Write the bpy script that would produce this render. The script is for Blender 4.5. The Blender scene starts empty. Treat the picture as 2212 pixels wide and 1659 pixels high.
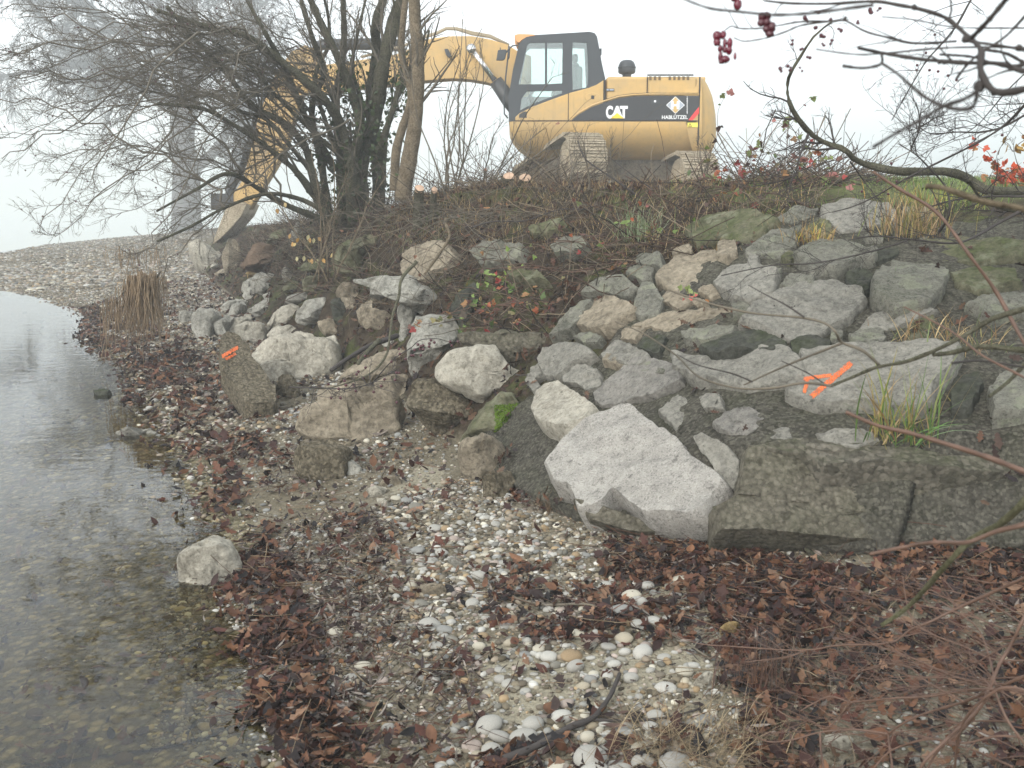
import bpy, math
import numpy as np
from mathutils import Vector, Matrix
from mathutils.bvhtree import BVHTree

# ------------------------------------------------------------------ camera, sky, sun, exposure
scene = bpy.context.scene
COL = scene.collection
F = 2268.0                      # focal length in units of a 2212 px wide frame
PITCH = math.atan(379.5 / F)
CAMZ = 1.6
cd = bpy.data.cameras.new('camera'); cam = bpy.data.objects.new('camera', cd); COL.objects.link(cam)
cd.lens = 36 * F / 2212; cd.sensor_width = 36; cd.clip_start = 0.05; cd.clip_end = 2000
cam.location = (0, 0, CAMZ); cam.rotation_euler = (math.pi / 2 - PITCH, 0, 0)
cd.dof.use_dof = True; cd.dof.focus_distance = 6.5; cd.dof.aperture_fstop = 9.0
scene.camera = cam

world = bpy.data.worlds.new('World'); scene.world = world; world.use_nodes = True
nt = world.node_tree; nt.nodes.clear()
sky = nt.nodes.new('ShaderNodeTexSky'); sky.sky_type = 'NISHITA'; sky.sun_disc = False
sky.sun_elevation = math.radians(32); sky.sun_rotation = math.radians(215)
sky.air_density = 1.0; sky.dust_density = 2.0
hs = nt.nodes.new('ShaderNodeHueSaturation'); hs.inputs['Saturation'].default_value = 0.22
bg = nt.nodes.new('ShaderNodeBackground'); bg.inputs[1].default_value = 0.15
wo = nt.nodes.new('ShaderNodeOutputWorld')
mx = nt.nodes.new('ShaderNodeMix'); mx.data_type = 'RGBA'; mx.inputs[0].default_value = .7; mx.inputs[7].default_value = (2.5, 2.66, 2.74, 1)   # even overcast over the blue
nt.links.new(sky.outputs[0], hs.inputs['Color']); nt.links.new(hs.outputs[0], mx.inputs[6]); nt.links.new(mx.outputs[2], bg.inputs[0]); nt.links.new(bg.outputs[0], wo.inputs[0])
ld = bpy.data.lights.new('sun', 'SUN'); ld.energy = .55; ld.angle = math.radians(22); ld.color = (1, 0.965, 0.91)
sun = bpy.data.objects.new('sun', ld); COL.objects.link(sun)
# sky sun_rotation is measured clockwise from +Y; aim the lamp the same way
el, az = math.radians(32), math.radians(215)
sd = Vector((math.sin(az) * math.cos(el), math.cos(az) * math.cos(el), math.sin(el)))
sun.rotation_euler = (-sd).to_track_quat('-Z', 'Y').to_euler()
vs = scene.view_settings
scene.display_settings.display_device = 'sRGB'
vs.view_transform = 'Standard'; vs.look = 'None'; vs.exposure = 1.9; vs.gamma = 1
cy = scene.cycles
cy.max_bounces = 6; cy.diffuse_bounces = 3; cy.glossy_bounces = 3; cy.transmission_bounces = 4
cy.transparent_max_bounces = 24; cy.volume_bounces = 1
cy.caustics_reflective = False; cy.caustics_refractive = False

# ------------------------------------------------------------------ helpers
RS = np.random.RandomState
def A(x): return np.asarray(x, dtype=np.float64)
def unit(v):
    v = A(v); return v / (np.linalg.norm(v, axis=-1, keepdims=True) + 1e-12)
cP, sP = math.cos(PITCH), math.sin(PITCH)
def rays(uv):
    uv = A(uv).reshape(-1, 2)
    x = (uv[:, 0] - 1106) / F; y = (829.5 - uv[:, 1]) / F
    return np.stack([x, cP + y * sP, -sP + y * cP], 1)
def at(u, v, y):                 # world point on the plane y = const seen at (u, v)
    d = rays([(u, v)])[0]; return A((0, 0, CAMZ)) + d * (y / d[1])
def atz(u, v, z):
    d = rays([(u, v)])[0]; return A((0, 0, CAMZ)) + d * ((z - CAMZ) / d[2])
def proj(P):
    P = A(P).reshape(-1, 3) - A((0, 0, CAMZ))
    dep = P[:, 1] * cP - P[:, 2] * sP; up = P[:, 1] * sP + P[:, 2] * cP
    dep = np.where(dep < 1e-3, 1e-3, dep)
    return np.stack([1106 + F * P[:, 0] / dep, 829.5 - F * up / dep], 1), dep
K = 2212 / 3264
REG = dict(R4=(500, 800, .48216), R5=(1200, 800, .57262), R6=(2000, 600, .66317), RF=(1300, 450, .5425), RG=(600, 600, .31646),
           RW=(0, 1500, .57143), RP=(1000, 1500, .57143), RR=(2100, 1500, .57143), RT=(2100, 0, .52622), R1=(1500, 50, .40687),
           RX=(1700, 80, .28029), R2=(500, 0, .5425), R3=(0, 0, .60286), RL=(0, 700, .48209), RK=(2750, 1000, .422), RE=(2900, 350, .24106), D=(0, 0, 1 / K))
def px(reg, *p):
    x0, y0, s = REG[reg]; a = A(p).reshape(-1, 2)
    return (A((x0, y0)) + a * s) * K
def inpoly(uv, poly):
    poly = A(poly); x, y = uv[:, 0], uv[:, 1]; ins = np.zeros(len(uv), bool); j = len(poly) - 1
    for i in range(len(poly)):
        xi, yi = poly[i]; xj, yj = poly[j]
        c = ((yi > y) != (yj > y)) & (x < (xj - xi) * (y - yi) / (yj - yi + 1e-12) + xi)
        ins ^= c; j = i
    return ins
def _hash(i, j, k, seed):
    n = (i * 374761393 + j * 668265263 + k * 2147483647 + seed * 1274126177) & 0xffffffff
    n = ((n ^ (n >> 13)) * 1274126177) & 0xffffffff
    n = ((n ^ (n >> 16)) * 2246822519) & 0xffffffff
    return ((n ^ (n >> 15)) & 0xffffff) / float(0xffffff) * 2 - 1
def vnoise(P, seed=0):
    I = np.floor(P).astype(np.int64); f = P - I; f = f * f * (3 - 2 * f); r = 0
    for dx in (0, 1):
        for dy in (0, 1):
            for dz in (0, 1):
                w = (f[:, 0] if dx else 1 - f[:, 0]) * (f[:, 1] if dy else 1 - f[:, 1]) * (f[:, 2] if dz else 1 - f[:, 2])
                r = r + w * _hash(I[:, 0] + dx, I[:, 1] + dy, I[:, 2] + dz, seed)
    return r
def fbm(P, scale, octv=4, seed=0, gain=.5):
    P = A(P) * scale; a = 1; r = 0; t = 0
    for o in range(octv):
        r = r + a * vnoise(P, seed + o * 17); t += a; a *= gain; P = P * 2.03 + 5.2
    return r / t
def make_mesh(name, V, Fc, mat, parent=None, smooth=True, colr=None, matidx=None):
    """V (n,3); Fc: (m,k) array or list of tuples"""
    me = bpy.data.meshes.new(name); V = A(V)
    if isinstance(Fc, np.ndarray):
        m, k = Fc.shape
        me.vertices.add(len(V)); me.vertices.foreach_set('co', V.astype(np.float32).ravel())
        me.loops.add(m * k); me.loops.foreach_set('vertex_index', Fc.astype(np.int32).ravel())
        me.polygons.add(m); me.polygons.foreach_set('loop_start', np.arange(0, m * k, k, dtype=np.int32))
        me.update(calc_edges=True)
    else:
        me.from_pydata([tuple(v) for v in V], [], [tuple(int(i) for i in f) for f in Fc]); me.update()
    me.polygons.foreach_set('use_smooth', np.full(len(me.polygons), smooth))
    if colr is not None:
        ca = me.color_attributes.new('Col', 'FLOAT_COLOR', 'POINT'); c = np.ones((len(V), 4), np.float32); c[:, :3] = colr
        ca.data.foreach_set('color', c.ravel())
    for m_ in (mat if isinstance(mat, (list, tuple)) else [mat]):
        me.materials.append(m_)
    if matidx is not None: me.polygons.foreach_set('material_index', A(matidx).astype(np.int32))
    o = bpy.data.objects.new(name, me); COL.objects.link(o)
    if parent is not None: o.parent = parent
    return o
def tag(o, label=None, cat=None, group=None, kind=None):
    if label: o['label'] = label
    if cat: o['category'] = cat
    if group: o['group'] = group
    if kind: o['kind'] = kind
    return o
def empty(name, label, cat, group=None):
    o = bpy.data.objects.new(name, None); COL.objects.link(o); return tag(o, label, cat, group)
class MB:
    def __init__(s): s.V = []; s.F = []; s.C = []; s.n = 0
    def add(s, V, Fc, c=None):
        V = A(V).reshape(-1, 3); s.V.append(V); s.F += [tuple(i + s.n for i in f) for f in Fc]; s.n += len(V)
        s.C.append(np.tile(A(c if c is not None else (1, 1, 1)), (len(V), 1)))
    def box(s, a, b, c=None):
        x0, y0, z0 = a; x1, y1, z1 = b
        V = [(x, y, z) for z in (z0, z1) for y in (y0, y1) for x in (x0, x1)]
        s.add(V, [(0, 2, 3, 1), (4, 5, 7, 6), (0, 1, 5, 4), (2, 6, 7, 3), (0, 4, 6, 2), (1, 3, 7, 5)], c)
    def prism(s, P2, y0, y1, c=None):           # convex-ish polygon of (x,z) extruded in y
        n = len(P2); V = [(p[0], y0, p[1]) for p in P2] + [(p[0], y1, p[1]) for p in P2]
        s.add(V, [tuple(range(n - 1, -1, -1)), tuple(range(n, 2 * n))] + [(i, (i + 1) % n, n + (i + 1) % n, n + i) for i in range(n)], c)
    def tube(s, pts, r, sides=8, c=None, cap=True):
        pts = A(pts); r = np.full(len(pts), r) if np.isscalar(r) else A(r)
        V, Q = tubes_arr(pts[None], r[None], sides)
        Fc = [tuple(q) for q in Q]
        if cap: Fc += [tuple(range(sides - 1, -1, -1)), tuple(range(len(V) - sides, len(V)))]
        s.add(V, Fc, c)
    def build(s, name, mat, parent=None, smooth=False, bevel=0, col=False):
        o = make_mesh(name, np.concatenate(s.V), s.F, mat, parent, smooth, np.concatenate(s.C) if col else None)
        if bevel:
            m = o.modifiers.new('b', 'BEVEL'); m.width = bevel; m.segments = 3; m.limit_method = 'ANGLE'; m.angle_limit = .7
            o.data.polygons.foreach_set('use_smooth', np.full(len(o.data.polygons), True))
            w = o.modifiers.new('w', 'WEIGHTED_NORMAL')
        return o
def tubes_arr(P, R, sides=4):
    """P (B,n,3), R (B,n) -> verts, quads of B open tubes"""
    B, n, _ = P.shape
    T = np.gradient(P, axis=1); T = unit(T)
    ref = np.where(np.abs(T[:, :1, 2:3]) > .9, A((1., 0, 0)), A((0., 0, 1.)))
    N = unit(np.cross(T, np.broadcast_to(ref, T.shape))); Bn = np.cross(T, N)
    a = np.arange(sides) / sides * 2 * math.pi
    V = P[:, :, None] + R[:, :, None, None] * (np.cos(a)[None, None, :, None] * N[:, :, None] + np.sin(a)[None, None, :, None] * Bn[:, :, None])
    V = V.reshape(-1, 3)
    b = np.arange(B)[:, None, None] * n * sides; i = np.arange(n - 1)[None, :, None] * sides; k = np.arange(sides)[None, None, :]; k2 = (k + 1) % sides
    Q = np.stack([b + i + k, b + i + k2, b + i + sides + k2, b + i + sides + k], -1).reshape(-1, 4)
    return V, Q
def merge(parts):
    Vs, Qs, Cs, n = [], [], [], 0
    for p in parts:
        V, Q = p[0], p[1]; Vs.append(V); Qs.append(Q + n); n += len(V)
        if len(p) > 2: Cs.append(p[2])
    return np.concatenate(Vs), np.concatenate(Qs), (np.concatenate(Cs) if Cs else None)
def grow(P, R, m, length, n2=5, spread=.9, bias=(0, 0, .2), wig=.25, tmin=.1, tmax=1., rr=.5, rmin=.0015, seed=0, taper=.35, lenvar=.5, ltaper=.5):
    """m children on each of the parent polylines"""
    r = RS(seed); B, n, _ = P.shape
    t = r.uniform(tmin, tmax, (B, m)); f = t * (n - 1); i = np.minimum(f.astype(int), n - 2); w = f - i
    bi = np.arange(B)[:, None]
    p = P[bi, i] * (1 - w[..., None]) + P[bi, i + 1] * w[..., None]
    rad = R[bi, i] * (1 - w) + R[bi, i + 1] * w
    T = unit(P[bi, i + 1] - P[bi, i])
    d = unit(T + spread * unit(r.normal(size=(B, m, 3))) + A(bias))
    L = length * (1 - lenvar * r.uniform(0, 1, (B, m))) * (1 - ltaper * t)
    p = p.reshape(-1, 3); d = d.reshape(-1, 3); L = L.reshape(-1); rad = np.maximum(rad.reshape(-1) * rr, rmin)
    out = [p]; step = L / (n2 - 1)
    for k in range(n2 - 1):
        d = unit(d + wig * r.normal(size=d.shape) + A(bias) * .15); p = p + d * step[:, None]; out.append(p)
    Pn = np.stack(out, 1); Rn = rad[:, None] * np.linspace(1, taper, n2)[None]
    return Pn, Rn

# ------------------------------------------------------------------ materials
class M:
    def __init__(s, name):
        s.m = bpy.data.materials.new(name); s.m.use_nodes = True; s.t = s.m.node_tree; s.n = s.t.nodes; s.b = s.n['Principled BSDF']
        s.b.inputs['Roughness'].default_value = .85; s.b.inputs['Specular IOR Level'].default_value = .3
        s.co = s.n.new('ShaderNodeTexCoord').outputs['Object']
    def L(s, a, b): s.t.links.new(a, b)
    def noise(s, scale, detail=6, rough=.6, dim='Fac'):
        n = s.n.new('ShaderNodeTexNoise'); n.inputs['Scale'].default_value = scale; n.inputs['Detail'].default_value = detail; n.inputs['Roughness'].default_value = rough
        s.L(s.co, n.inputs['Vector']); return n.outputs[dim]
    def voro(s, scale, feat='F1', out='Distance', rnd=1):
        n = s.n.new('ShaderNodeTexVoronoi'); n.feature = feat; n.inputs['Scale'].default_value = scale; n.inputs['Randomness'].default_value = rnd
        s.L(s.co, n.inputs['Vector']); return n.outputs[out]
    def ramp(s, fac, stops, interp='LINEAR'):
        n = s.n.new('ShaderNodeValToRGB'); e = n.color_ramp.elements; n.color_ramp.interpolation = interp
        while len(e) < len(stops): e.new(.5)
        for k, (p, c) in enumerate(stops):
            e[k].position = p; c = (c, c, c) if np.isscalar(c) else c; e[k].color = (*c, 1)
        s.L(fac, n.inputs[0]); return n.outputs[0]
    def mix(s, fac, a, b, mode='MIX'):
        n = s.n.new('ShaderNodeMix'); n.data_type = 'RGBA'; n.blend_type = mode
        for sock, v in ((n.inputs[0], fac), (n.inputs[6], a), (n.inputs[7], b)):
            if hasattr(v, 'links'): s.L(v, sock)
            elif sock == n.inputs[0]: sock.default_value = v
            else: sock.default_value = (*v, 1) if not np.isscalar(v) else (v, v, v, 1)
        return n.outputs[2]
    def math(s, op, a, b=0.):
        n = s.n.new('ShaderNodeMath'); n.operation = op
        for k, v in enumerate((a, b)):
            if hasattr(v, 'links'): s.L(v, n.inputs[k])
            else: n.inputs[k].default_value = v
        return n.outputs[0]
    def attr(s, name, out='Color'):
        n = s.n.new('ShaderNodeAttribute'); n.attribute_name = name; return n.outputs[out]
    def sep(s, c):
        n = s.n.new('ShaderNodeSeparateColor'); s.L(c, n.inputs[0]); return n.outputs
    def upz(s):
        g = s.n.new('ShaderNodeNewGeometry'); x = s.n.new('ShaderNodeSeparateXYZ'); s.L(g.outputs['Normal'], x.inputs[0]); return x.outputs[2]
    def bump(s, h, strength=.5, dist=.02, prev=None):
        n = s.n.new('ShaderNodeBump'); n.inputs['Strength'].default_value = strength; n.inputs['Distance'].default_value = dist
        s.L(h, n.inputs['Height'])
        if prev is not None: s.L(prev, n.inputs['Normal'])
        return n.outputs[0]
    def color(s, c):
        if hasattr(c, 'links'): s.L(c, s.b.inputs['Base Color'])
        else: s.b.inputs['Base Color'].default_value = (*c, 1)
        return s
    def set(s, **k):
        for a, v in k.items(): s.b.inputs[a.replace('_', ' ')].default_value = v
        return s
def simple(name, c, rough=.6, var=.0, scale=8, metal=0, spec=.4, bump=0):
    m = M(name); m.set(Roughness=rough, Metallic=metal); m.b.inputs['Specular IOR Level'].default_value = spec
    if var:
        n = m.noise(scale); c2 = tuple(x * (1 - var) for x in c)
        m.color(m.ramp(n, [(.35, c2), (.65, c)]))
        if bump: m.L(m.bump(n, bump, .01), m.b.inputs['Normal'])
    else: m.color(c)
    return m.m
def rockmat(name, dark, light, speck=0, pebbly=0, moss=0, scale=3., crack=.5, lichen=0, fine=1.):
    m = M(name); n1 = m.noise(scale, 8, .65); n2 = m.noise(scale * 9, 6, .7)
    base = m.mix(.55, m.ramp(n1, [(.34, tuple(x * .8 for x in dark)), (.62, tuple(x * 1.08 for x in light))]), m.ramp(n2, [(.36, tuple(x * .6 for x in dark)), (.62, tuple(x * 1.12 for x in light))]))
    if speck:
        v = m.voro(170, out='Color'); base = m.mix(speck, base, m.ramp(m.sep(v)[0], [(.0, tuple(x * .35 for x in dark)), (.3, light), (.75, light), (1, tuple(min(.9, x * 1.45) for x in light))]))
    h = m.noise(scale * 5, 10, .72)
    pit = m.ramp(m.noise(scale * 12, 10, .78), [(.36, .75), (.45, 0.)]); base = m.mix(pit, base, tuple(x * .38 for x in dark))
    nb = m.bump(h, .9, .05)
    if crack:
        cr = m.voro(scale * 1.6, 'DISTANCE_TO_EDGE'); k = m.noise(scale * 2, 4)
        crm = m.ramp(m.math('ADD', cr, m.math('MULTIPLY', m.math('SUBTRACT', k, .38), .5)), [(0., 0.), (.06, 1.)])
        base = m.mix(m.math('MULTIPLY', m.math('SUBTRACT', 1., crm), crack * .55), base, tuple(x * .4 for x in dark))
    if pebbly:
        v = m.voro(60 * fine, 'SMOOTH_F1'); vc = m.sep(m.voro(60 * fine, out='Color'))[0]
        base = m.mix(pebbly, base, m.mix(m.ramp(vc, [(.2, 0.), (1, 1.)]), tuple(x * .6 for x in dark), tuple(x * 1.3 for x in light)))
        base = m.mix(m.math('MULTIPLY', m.ramp(v, [(.35, 0.), (.8, 1.)]), .5), base, tuple(x * .45 for x in dark))
        nb = m.bump(m.math('SUBTRACT', 1., v), .7, .015, nb)
    nb = m.bump(m.noise(scale * 30, 6, .7), .6, .01, nb)
    if lichen:
        l = m.ramp(m.noise(scale * 2.3, 6, .6), [(.56, 0.), (.6, lichen)]); base = m.mix(l, base, (.34, .36, .25))
    if moss:
        mz = m.math('MULTIPLY', m.ramp(m.noise(scale * 1.7, 6, .7), [(.42, 0.), (.62, 1.)]), m.ramp(m.upz(), [(.2, .25), (.8, 1.)]))
        base = m.mix(m.math('MULTIPLY', mz, moss), base, m.ramp(m.noise(40), [(.3, (.035, .05, .015)), (.7, (.1, .13, .035))]))
    m.color(base); m.L(nb, m.b.inputs['Normal']); m.set(Roughness=.95); m.b.inputs['Specular IOR Level'].default_value = .12
    return m.m
ROCK = dict(
    granite=rockmat('granite', (.265, .25, .225), (.41, .39, .35), speck=.4, scale=1.5, crack=0),
    pale=rockmat('pale_grey_limestone', (.2, .195, .165), (.44, .425, .37), crack=.5, speck=.15),
    cream=rockmat('cream_limestone', (.3, .275, .22), (.54, .505, .42), speck=.15, crack=.3),
    tan=rockmat('tan_limestone', (.19, .16, .115), (.37, .32, .24), crack=.5),
    grey=rockmat('grey_limestone', (.15, .145, .125), (.33, .315, .27), crack=.5, speck=.2),
    weathered=rockmat('weathered_slab', (.095, .094, .077), (.25, .242, .2), crack=.7, speck=.3, moss=.15, lichen=.35),
    pink=rockmat('pink_schist', (.15, .143, .128), (.3, .283, .25), crack=.2, speck=.2),
    dark=rockmat('dark_wet_stone', (.03, .031, .026), (.1, .1, .083), crack=.5, moss=.35),
    congl=rockmat('conglomerate', (.09, .075, .05), (.22, .19, .135), pebbly=.55, crack=0),
    concrete=rockmat('old_concrete', (.075, .066, .048), (.225, .205, .158), pebbly=.3, crack=.1, moss=.15),
    pebcon=rockmat('washed_concrete', (.09, .084, .064), (.22, .2, .16), pebbly=.5, crack=.0, moss=.3, fine=.8),
    mossy=rockmat('mossy_stone', (.09, .088, .055), (.2, .19, .125), moss=.65, crack=.6, lichen=.3),
    brown=rockmat('brown_boulder', (.1, .065, .042), (.18, .125, .085), crack=.1),
    ochre=rockmat('ochre_stone', (.27, .18, .07), (.42, .32, .16), crack=.4),
)
HAZE = .0055
# ------------------------------------------------------------------ ground loft
Apx = [None, (575, 1659), (560, 1560), (545, 1470), (512, 1370), (512, 1285), (478, 1150), (420, 1060), (388, 960), (312, 870), (262, 780), (190, 725), (175, 665), (-90, 600), (-170, 570), (0, 549), (100, 530), (250, 514), (420, 500)]
Aw = [A((-.55, -4, 0))] + [atz(u, v, 0.) for u, v in Apx[1:]]
Bw = [A((9, 1.2, .55)), atz(2212, 1195, .32), atz(1900, 1205, .27), atz(1550, 1170, .24), atz(1250, 1125, .22), atz(1120, 1060, .2), atz(1000, 965, .2), atz(860, 870, .2), atz(745, 805, .2),
      atz(640, 745, .2), atz(560, 700, .2), atz(500, 645, .22), atz(440, 590, .25), atz(425, 560, .3), atz(415, 547, .35), atz(415, 533, .4), atz(425, 518, .5), atz(440, 502, .6), atz(480, 490, .7)]
def cpt(u, v, y): return at(u, v, y)
Cw = [A((13, 7.0, 1.95)), cpt(2212, 412, 6.9), cpt(1980, 404, 7.0), cpt(1700, 402, 7.2), cpt(1500, 404, 7.6), cpt(1330, 405, 8.2), cpt(1180, 406, 8.8), cpt(1060, 404, 9.5), cpt(930, 430, 10.3),
      cpt(830, 462, 11.2), cpt(755, 482, 12.5), cpt(690, 488, 14.5), cpt(600, 488, 18.5), cpt(520, 492, 27), cpt(500, 503, 33), cpt(500, 502, 40), cpt(520, 499, 50), cpt(560, 492, 65), cpt(600, 485, 85)]
NK = len(Aw)
Dw, Ew = [], []
for k in range(NK):
    c = Cw[k]
    off = [(6, 6), (5.5, 7), (5, 7.5), (4.5, 8), (4, 8), (3.5, 8), (3, 8), (2.8, 8), (2.6, 8), (3, 8), (3.5, 8), (4.5, 8), (6, 8), (9, 7), (12, 6), (14, 6), (16, 6), (20, 6), (24, 6)][k]
    Dw.append(A((c[0] + off[0], c[1] + off[1], max(c[2], 1.75) + .1 if k < 12 else c[2] + (.5 if k == 12 else .15))))
    if 2 <= k <= 9: Dw[-1] = A((c[0] + off[0] * 1.5, max(c[1] + 12.5, 20.5), 2.14))
    Ew.append(A((c[0] + off[0] * 25, c[1] + 320, 2.3 if k < 12 else .7)))
Uw = [a + A((-3.0, -.3, -.42)) for a in Aw]; U2 = [a + A((-16, -2, -2.0)) for a in Aw]; U3 = [a + A((-450, -4, -6.0)) for a in Aw]
# rows: U3 U2 U A Am B B2 Cm C D E
foot = [.16, .15, .14, .12, .08, .08, .08] + [.08] * 20
B2 = []
for k in range(NK):
    b, c = Bw[k], Cw[k]; q = b * (1 - foot[k]) + c * foot[k]
    if k <= 3: q = q + A((0, -.22, .17))
    B2.append(q)
Am = [Aw[k] * .5 + Bw[k] * .5 + A((0, 0, -.01)) for k in range(NK)]
Cm = [B2[k] * .45 + Cw[k] * .55 + A((0, 0, .05)) for k in range(NK)]
ROWS = np.stack([A(r) for r in (U3, U2, Uw, Aw, Am, Bw, B2, Cm, Cw, Dw, Ew)])     # (11, NK, 3)
def catmull(P, t):
    n = len(P); i = np.clip(t.astype(int), 0, n - 2); f = (t - i)[:, None]
    f = f.reshape((-1,) + (1,) * (P.ndim - 1))
    p0 = P[np.maximum(i - 1, 0)]; p1 = P[i]; p2 = P[i + 1]; p3 = P[np.minimum(i + 2, n - 1)]
    m1 = (p2 - p0) * .5; m2 = (p3 - p1) * .5
    # soften tangents where neighbouring spans differ a lot
    return (2 * f**3 - 3 * f**2 + 1) * p1 + (f**3 - 2 * f**2 + f) * m1 * .6 + (-2 * f**3 + 3 * f**2) * p2 + (f**3 - f**2) * m2 * .6
SEG = [6, 10, 40, 50, 50, 26, 60, 60, 40, 24]
sv = np.concatenate([i + np.arange(n) / n for i, n in enumerate(SEG)] + [[10.]])
KSEG = [30, 40, 36, 36, 36, 36, 36, 34, 34, 34, 30, 30, 30, 24, 24, 24, 20, 16]
tv = np.concatenate([i + np.arange(n) / n for i, n in enumerate(KSEG)] + [[18.]])
def lofted(sv, tv):
    R_ = catmull(ROWS.transpose(1, 0, 2), tv)       # (T, 11, 3)
    i = np.clip(sv.astype(int), 0, 9); f = (sv - i)[None, :, None]
    return R_[:, i] * (1 - f) + R_[:, i + 1] * f      # (T, S, 3)
G0 = lofted(sv, tv)
T_, S_ = G0.shape[:2]
Tn = np.gradient(G0, axis=0); Sn = np.gradient(G0, axis=1); GN = unit(np.cross(Sn, -Tn))
GN = np.where(GN[..., 2:3] < 0, -GN, GN)
SS, TT = np.meshgrid(sv, tv)
P0 = G0.reshape(-1, 3)
def bell(x, a, b, w): return np.clip((x - a) / w, 0, 1) * np.clip((b - x) / w, 0, 1)
slope = bell(SS, 5.05, 8.1, .25)
amp_beach = bell(SS, 2.0, 5.1, .4); amp_plat = np.clip((SS - 8) / .3, 0, 1)
n1 = fbm(P0, .9, 4, 3).reshape(T_, S_); n2 = fbm(P0, 7, 4, 9).reshape(T_, S_); n3 = fbm(P0, 2.4, 4, 5).reshape(T_, S_)
wl = np.clip(np.abs(SS - 3) / .12, .25, 1)
disp = amp_beach * (n1 * .05 * wl + n2 * .012) + slope * (n3 * .13 * np.clip((TT - 4) / 3, .25, 1) + n2 * .03) + amp_plat * (n1 * .05 + n2 * .02)
disp += (SS < 2.3) * n1 * .05
G1 = G0 + GN * disp[..., None]
GV = G1.reshape(-1, 3)
ii, jj = np.meshgrid(np.arange(T_ - 1), np.arange(S_ - 1), indexing='ij')
q = (ii * S_ + jj).ravel(); GQ = np.stack([q, q + S_, q + S_ + 1, q + 1], 1)
# zones: R = soil / bank, G = grass plateau, B = wet edge
soil = bell(SS, 5.2, 8.9, .3) * np.clip(14 - TT, 0, 1); grass = np.clip((SS - 7.7 + .25 * n3) / .2, 0, 1) * np.clip(14 - TT, 0, 1) * np.clip(4.6 - TT + np.clip((SS - 8.6) * 3, 0, 9), .12, 1)
wet = bell(SS, -1, 3.28 + .12 * 1, .25); wet = np.clip((3.30 + .12 * n3 - SS) / .15, 0, 1)
zc = np.stack([soil, grass, wet], -1).reshape(-1, 3)
g = M('ground')
zs = g.sep(g.attr('Col'))
pv = g.voro(46, out='Color'); pd = g.voro(46, 'F1'); pv2 = g.voro(120, out='Color'); pd2 = g.voro(120)
gravel = g.ramp(g.sep(pv)[0], [(0, (.06, .05, .034)), (.35, (.14, .12, .085)), (.7, (.21, .185, .14)), (.93, (.34, .32, .27)), (1, (.5, .48, .43))])
gravel = g.mix(.5, gravel, g.ramp(g.sep(pv2)[1], [(0, (.08, .068, .045)), (.5, (.2, .175, .125)), (1, (.36, .33, .27))]))
gravel = g.mix(g.ramp(pd, [(.4, 0.), (.8, .5)]), gravel, (.07, .058, .04)); gravel = g.mix(.35, gravel, g.ramp(g.noise(70, 8, .8), [(.35, (.05, .042, .028)), (.65, (.3, .27, .2))]))
sand = g.ramp(g.noise(14, 10, .75), [(.3, (.085, .072, .048)), (.7, (.2, .172, .12))])
beach = g.mix(g.ramp(g.noise(1.3, 5, .6), [(.4, .05), (.6, .85)]), sand, gravel)
bed = g.mix(.5, g.ramp(g.sep(g.voro(22, out='Color'))[0], [(0, (.1, .08, .034)), (.6, (.29, .235, .115)), (1, (.5, .44, .28))]), g.mix(.0, gravel, gravel))
bed = g.mix(g.ramp(g.voro(22), [(.25, 0.), (.6, .7)]), bed, (.04, .036, .018))
sandc = g.ramp(g.noise(55, 8, .75), [(.32, (.17, .15, .105)), (.62, (.33, .3, .225))]); beach = g.mix(g.attr('Sand', 'Fac'), beach, sandc)
beach = g.mix(zs[2], beach, bed)
soilc = g.ramp(g.noise(9, 10, .8), [(.3, (.014, .01, .007)), (.5, (.04, .03, .02)), (.72, (.1, .075, .05))])
mo = g.ramp(g.noise(2.2, 8, .7), [(.5, 0.), (.62, .75)])
soilc = g.mix(mo, soilc, g.ramp(g.noise(50), [(.3, (.03, .04, .012)), (.7, (.1, .12, .035))]))
grc = g.ramp(g.noise(20, 8, .8), [(.3, (.05, .06, .02)), (.7, (.16, .17, .08))])
cc = g.mix(zs[0], beach, soilc); cc = g.mix(zs[1], cc, grc)
g.color(cc)
nb = g.bump(g.math('SUBTRACT', 1., pd), .5, .015); nb = g.bump(g.math('SUBTRACT', 1., pd2), .5, .008, nb); nb = g.bump(g.noise(60, 6, .7), .4, .01, nb)
g.L(nb, g.b.inputs['Normal']); g.set(Roughness=.9); g.b.inputs['Specular IOR Level'].default_value = .12
ground = tag(make_mesh('ground', GV, GQ, g.m, colr=zc), kind='structure')
uvg, _ = proj(GV); SZ = [px('RP', 850,900, 1000,950, 1300,930, 1700,960, 2100,900, 2230,1150, 2050,1370, 1720,1330, 1450,1440, 1080,1440, 960,1280, 870,1080), px('RP', 1440,330, 1600,300, 1700,420, 1560,470), px('RP', 1800,640, 2300,700, 2300,1000, 1900,960), px('R5', 0,1330, 250,1200, 400,1230, 300,1330)]
ins = np.zeros(len(GV)); nz = fbm(GV, 5, 3, 77) * 24
for z_ in SZ: ins = np.maximum(ins, (inpoly(uvg + nz[:, None], z_) & (GV[:, 1] > 1.5)) * .9)
sa = ground.data.attributes.new('Sand', 'FLOAT', 'POINT'); sa.data.foreach_set('value', ins.astype(np.float32))
BV = BVHTree.FromPolygons([tuple(v) for v in GV], [tuple(int(i) for i in f) for f in GQ])
def cast(u, v, bvh=None):
    d = Vector(rays([(u, v)])[0]).normalized()
    h, n, i, dist = (bvh or BV).ray_cast(Vector((0, 0, CAMZ)), d, 200)
    if h is None: return None, None
    n = A(n); n = -n if n[2] < 0 else n
    return A(h), n
def gz(x, y):
    h = BV.ray_cast(Vector((x, y, 30)), Vector((0, 0, -1)), 60)[0]
    return h.z if h else 0.
_GF = G1
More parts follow.
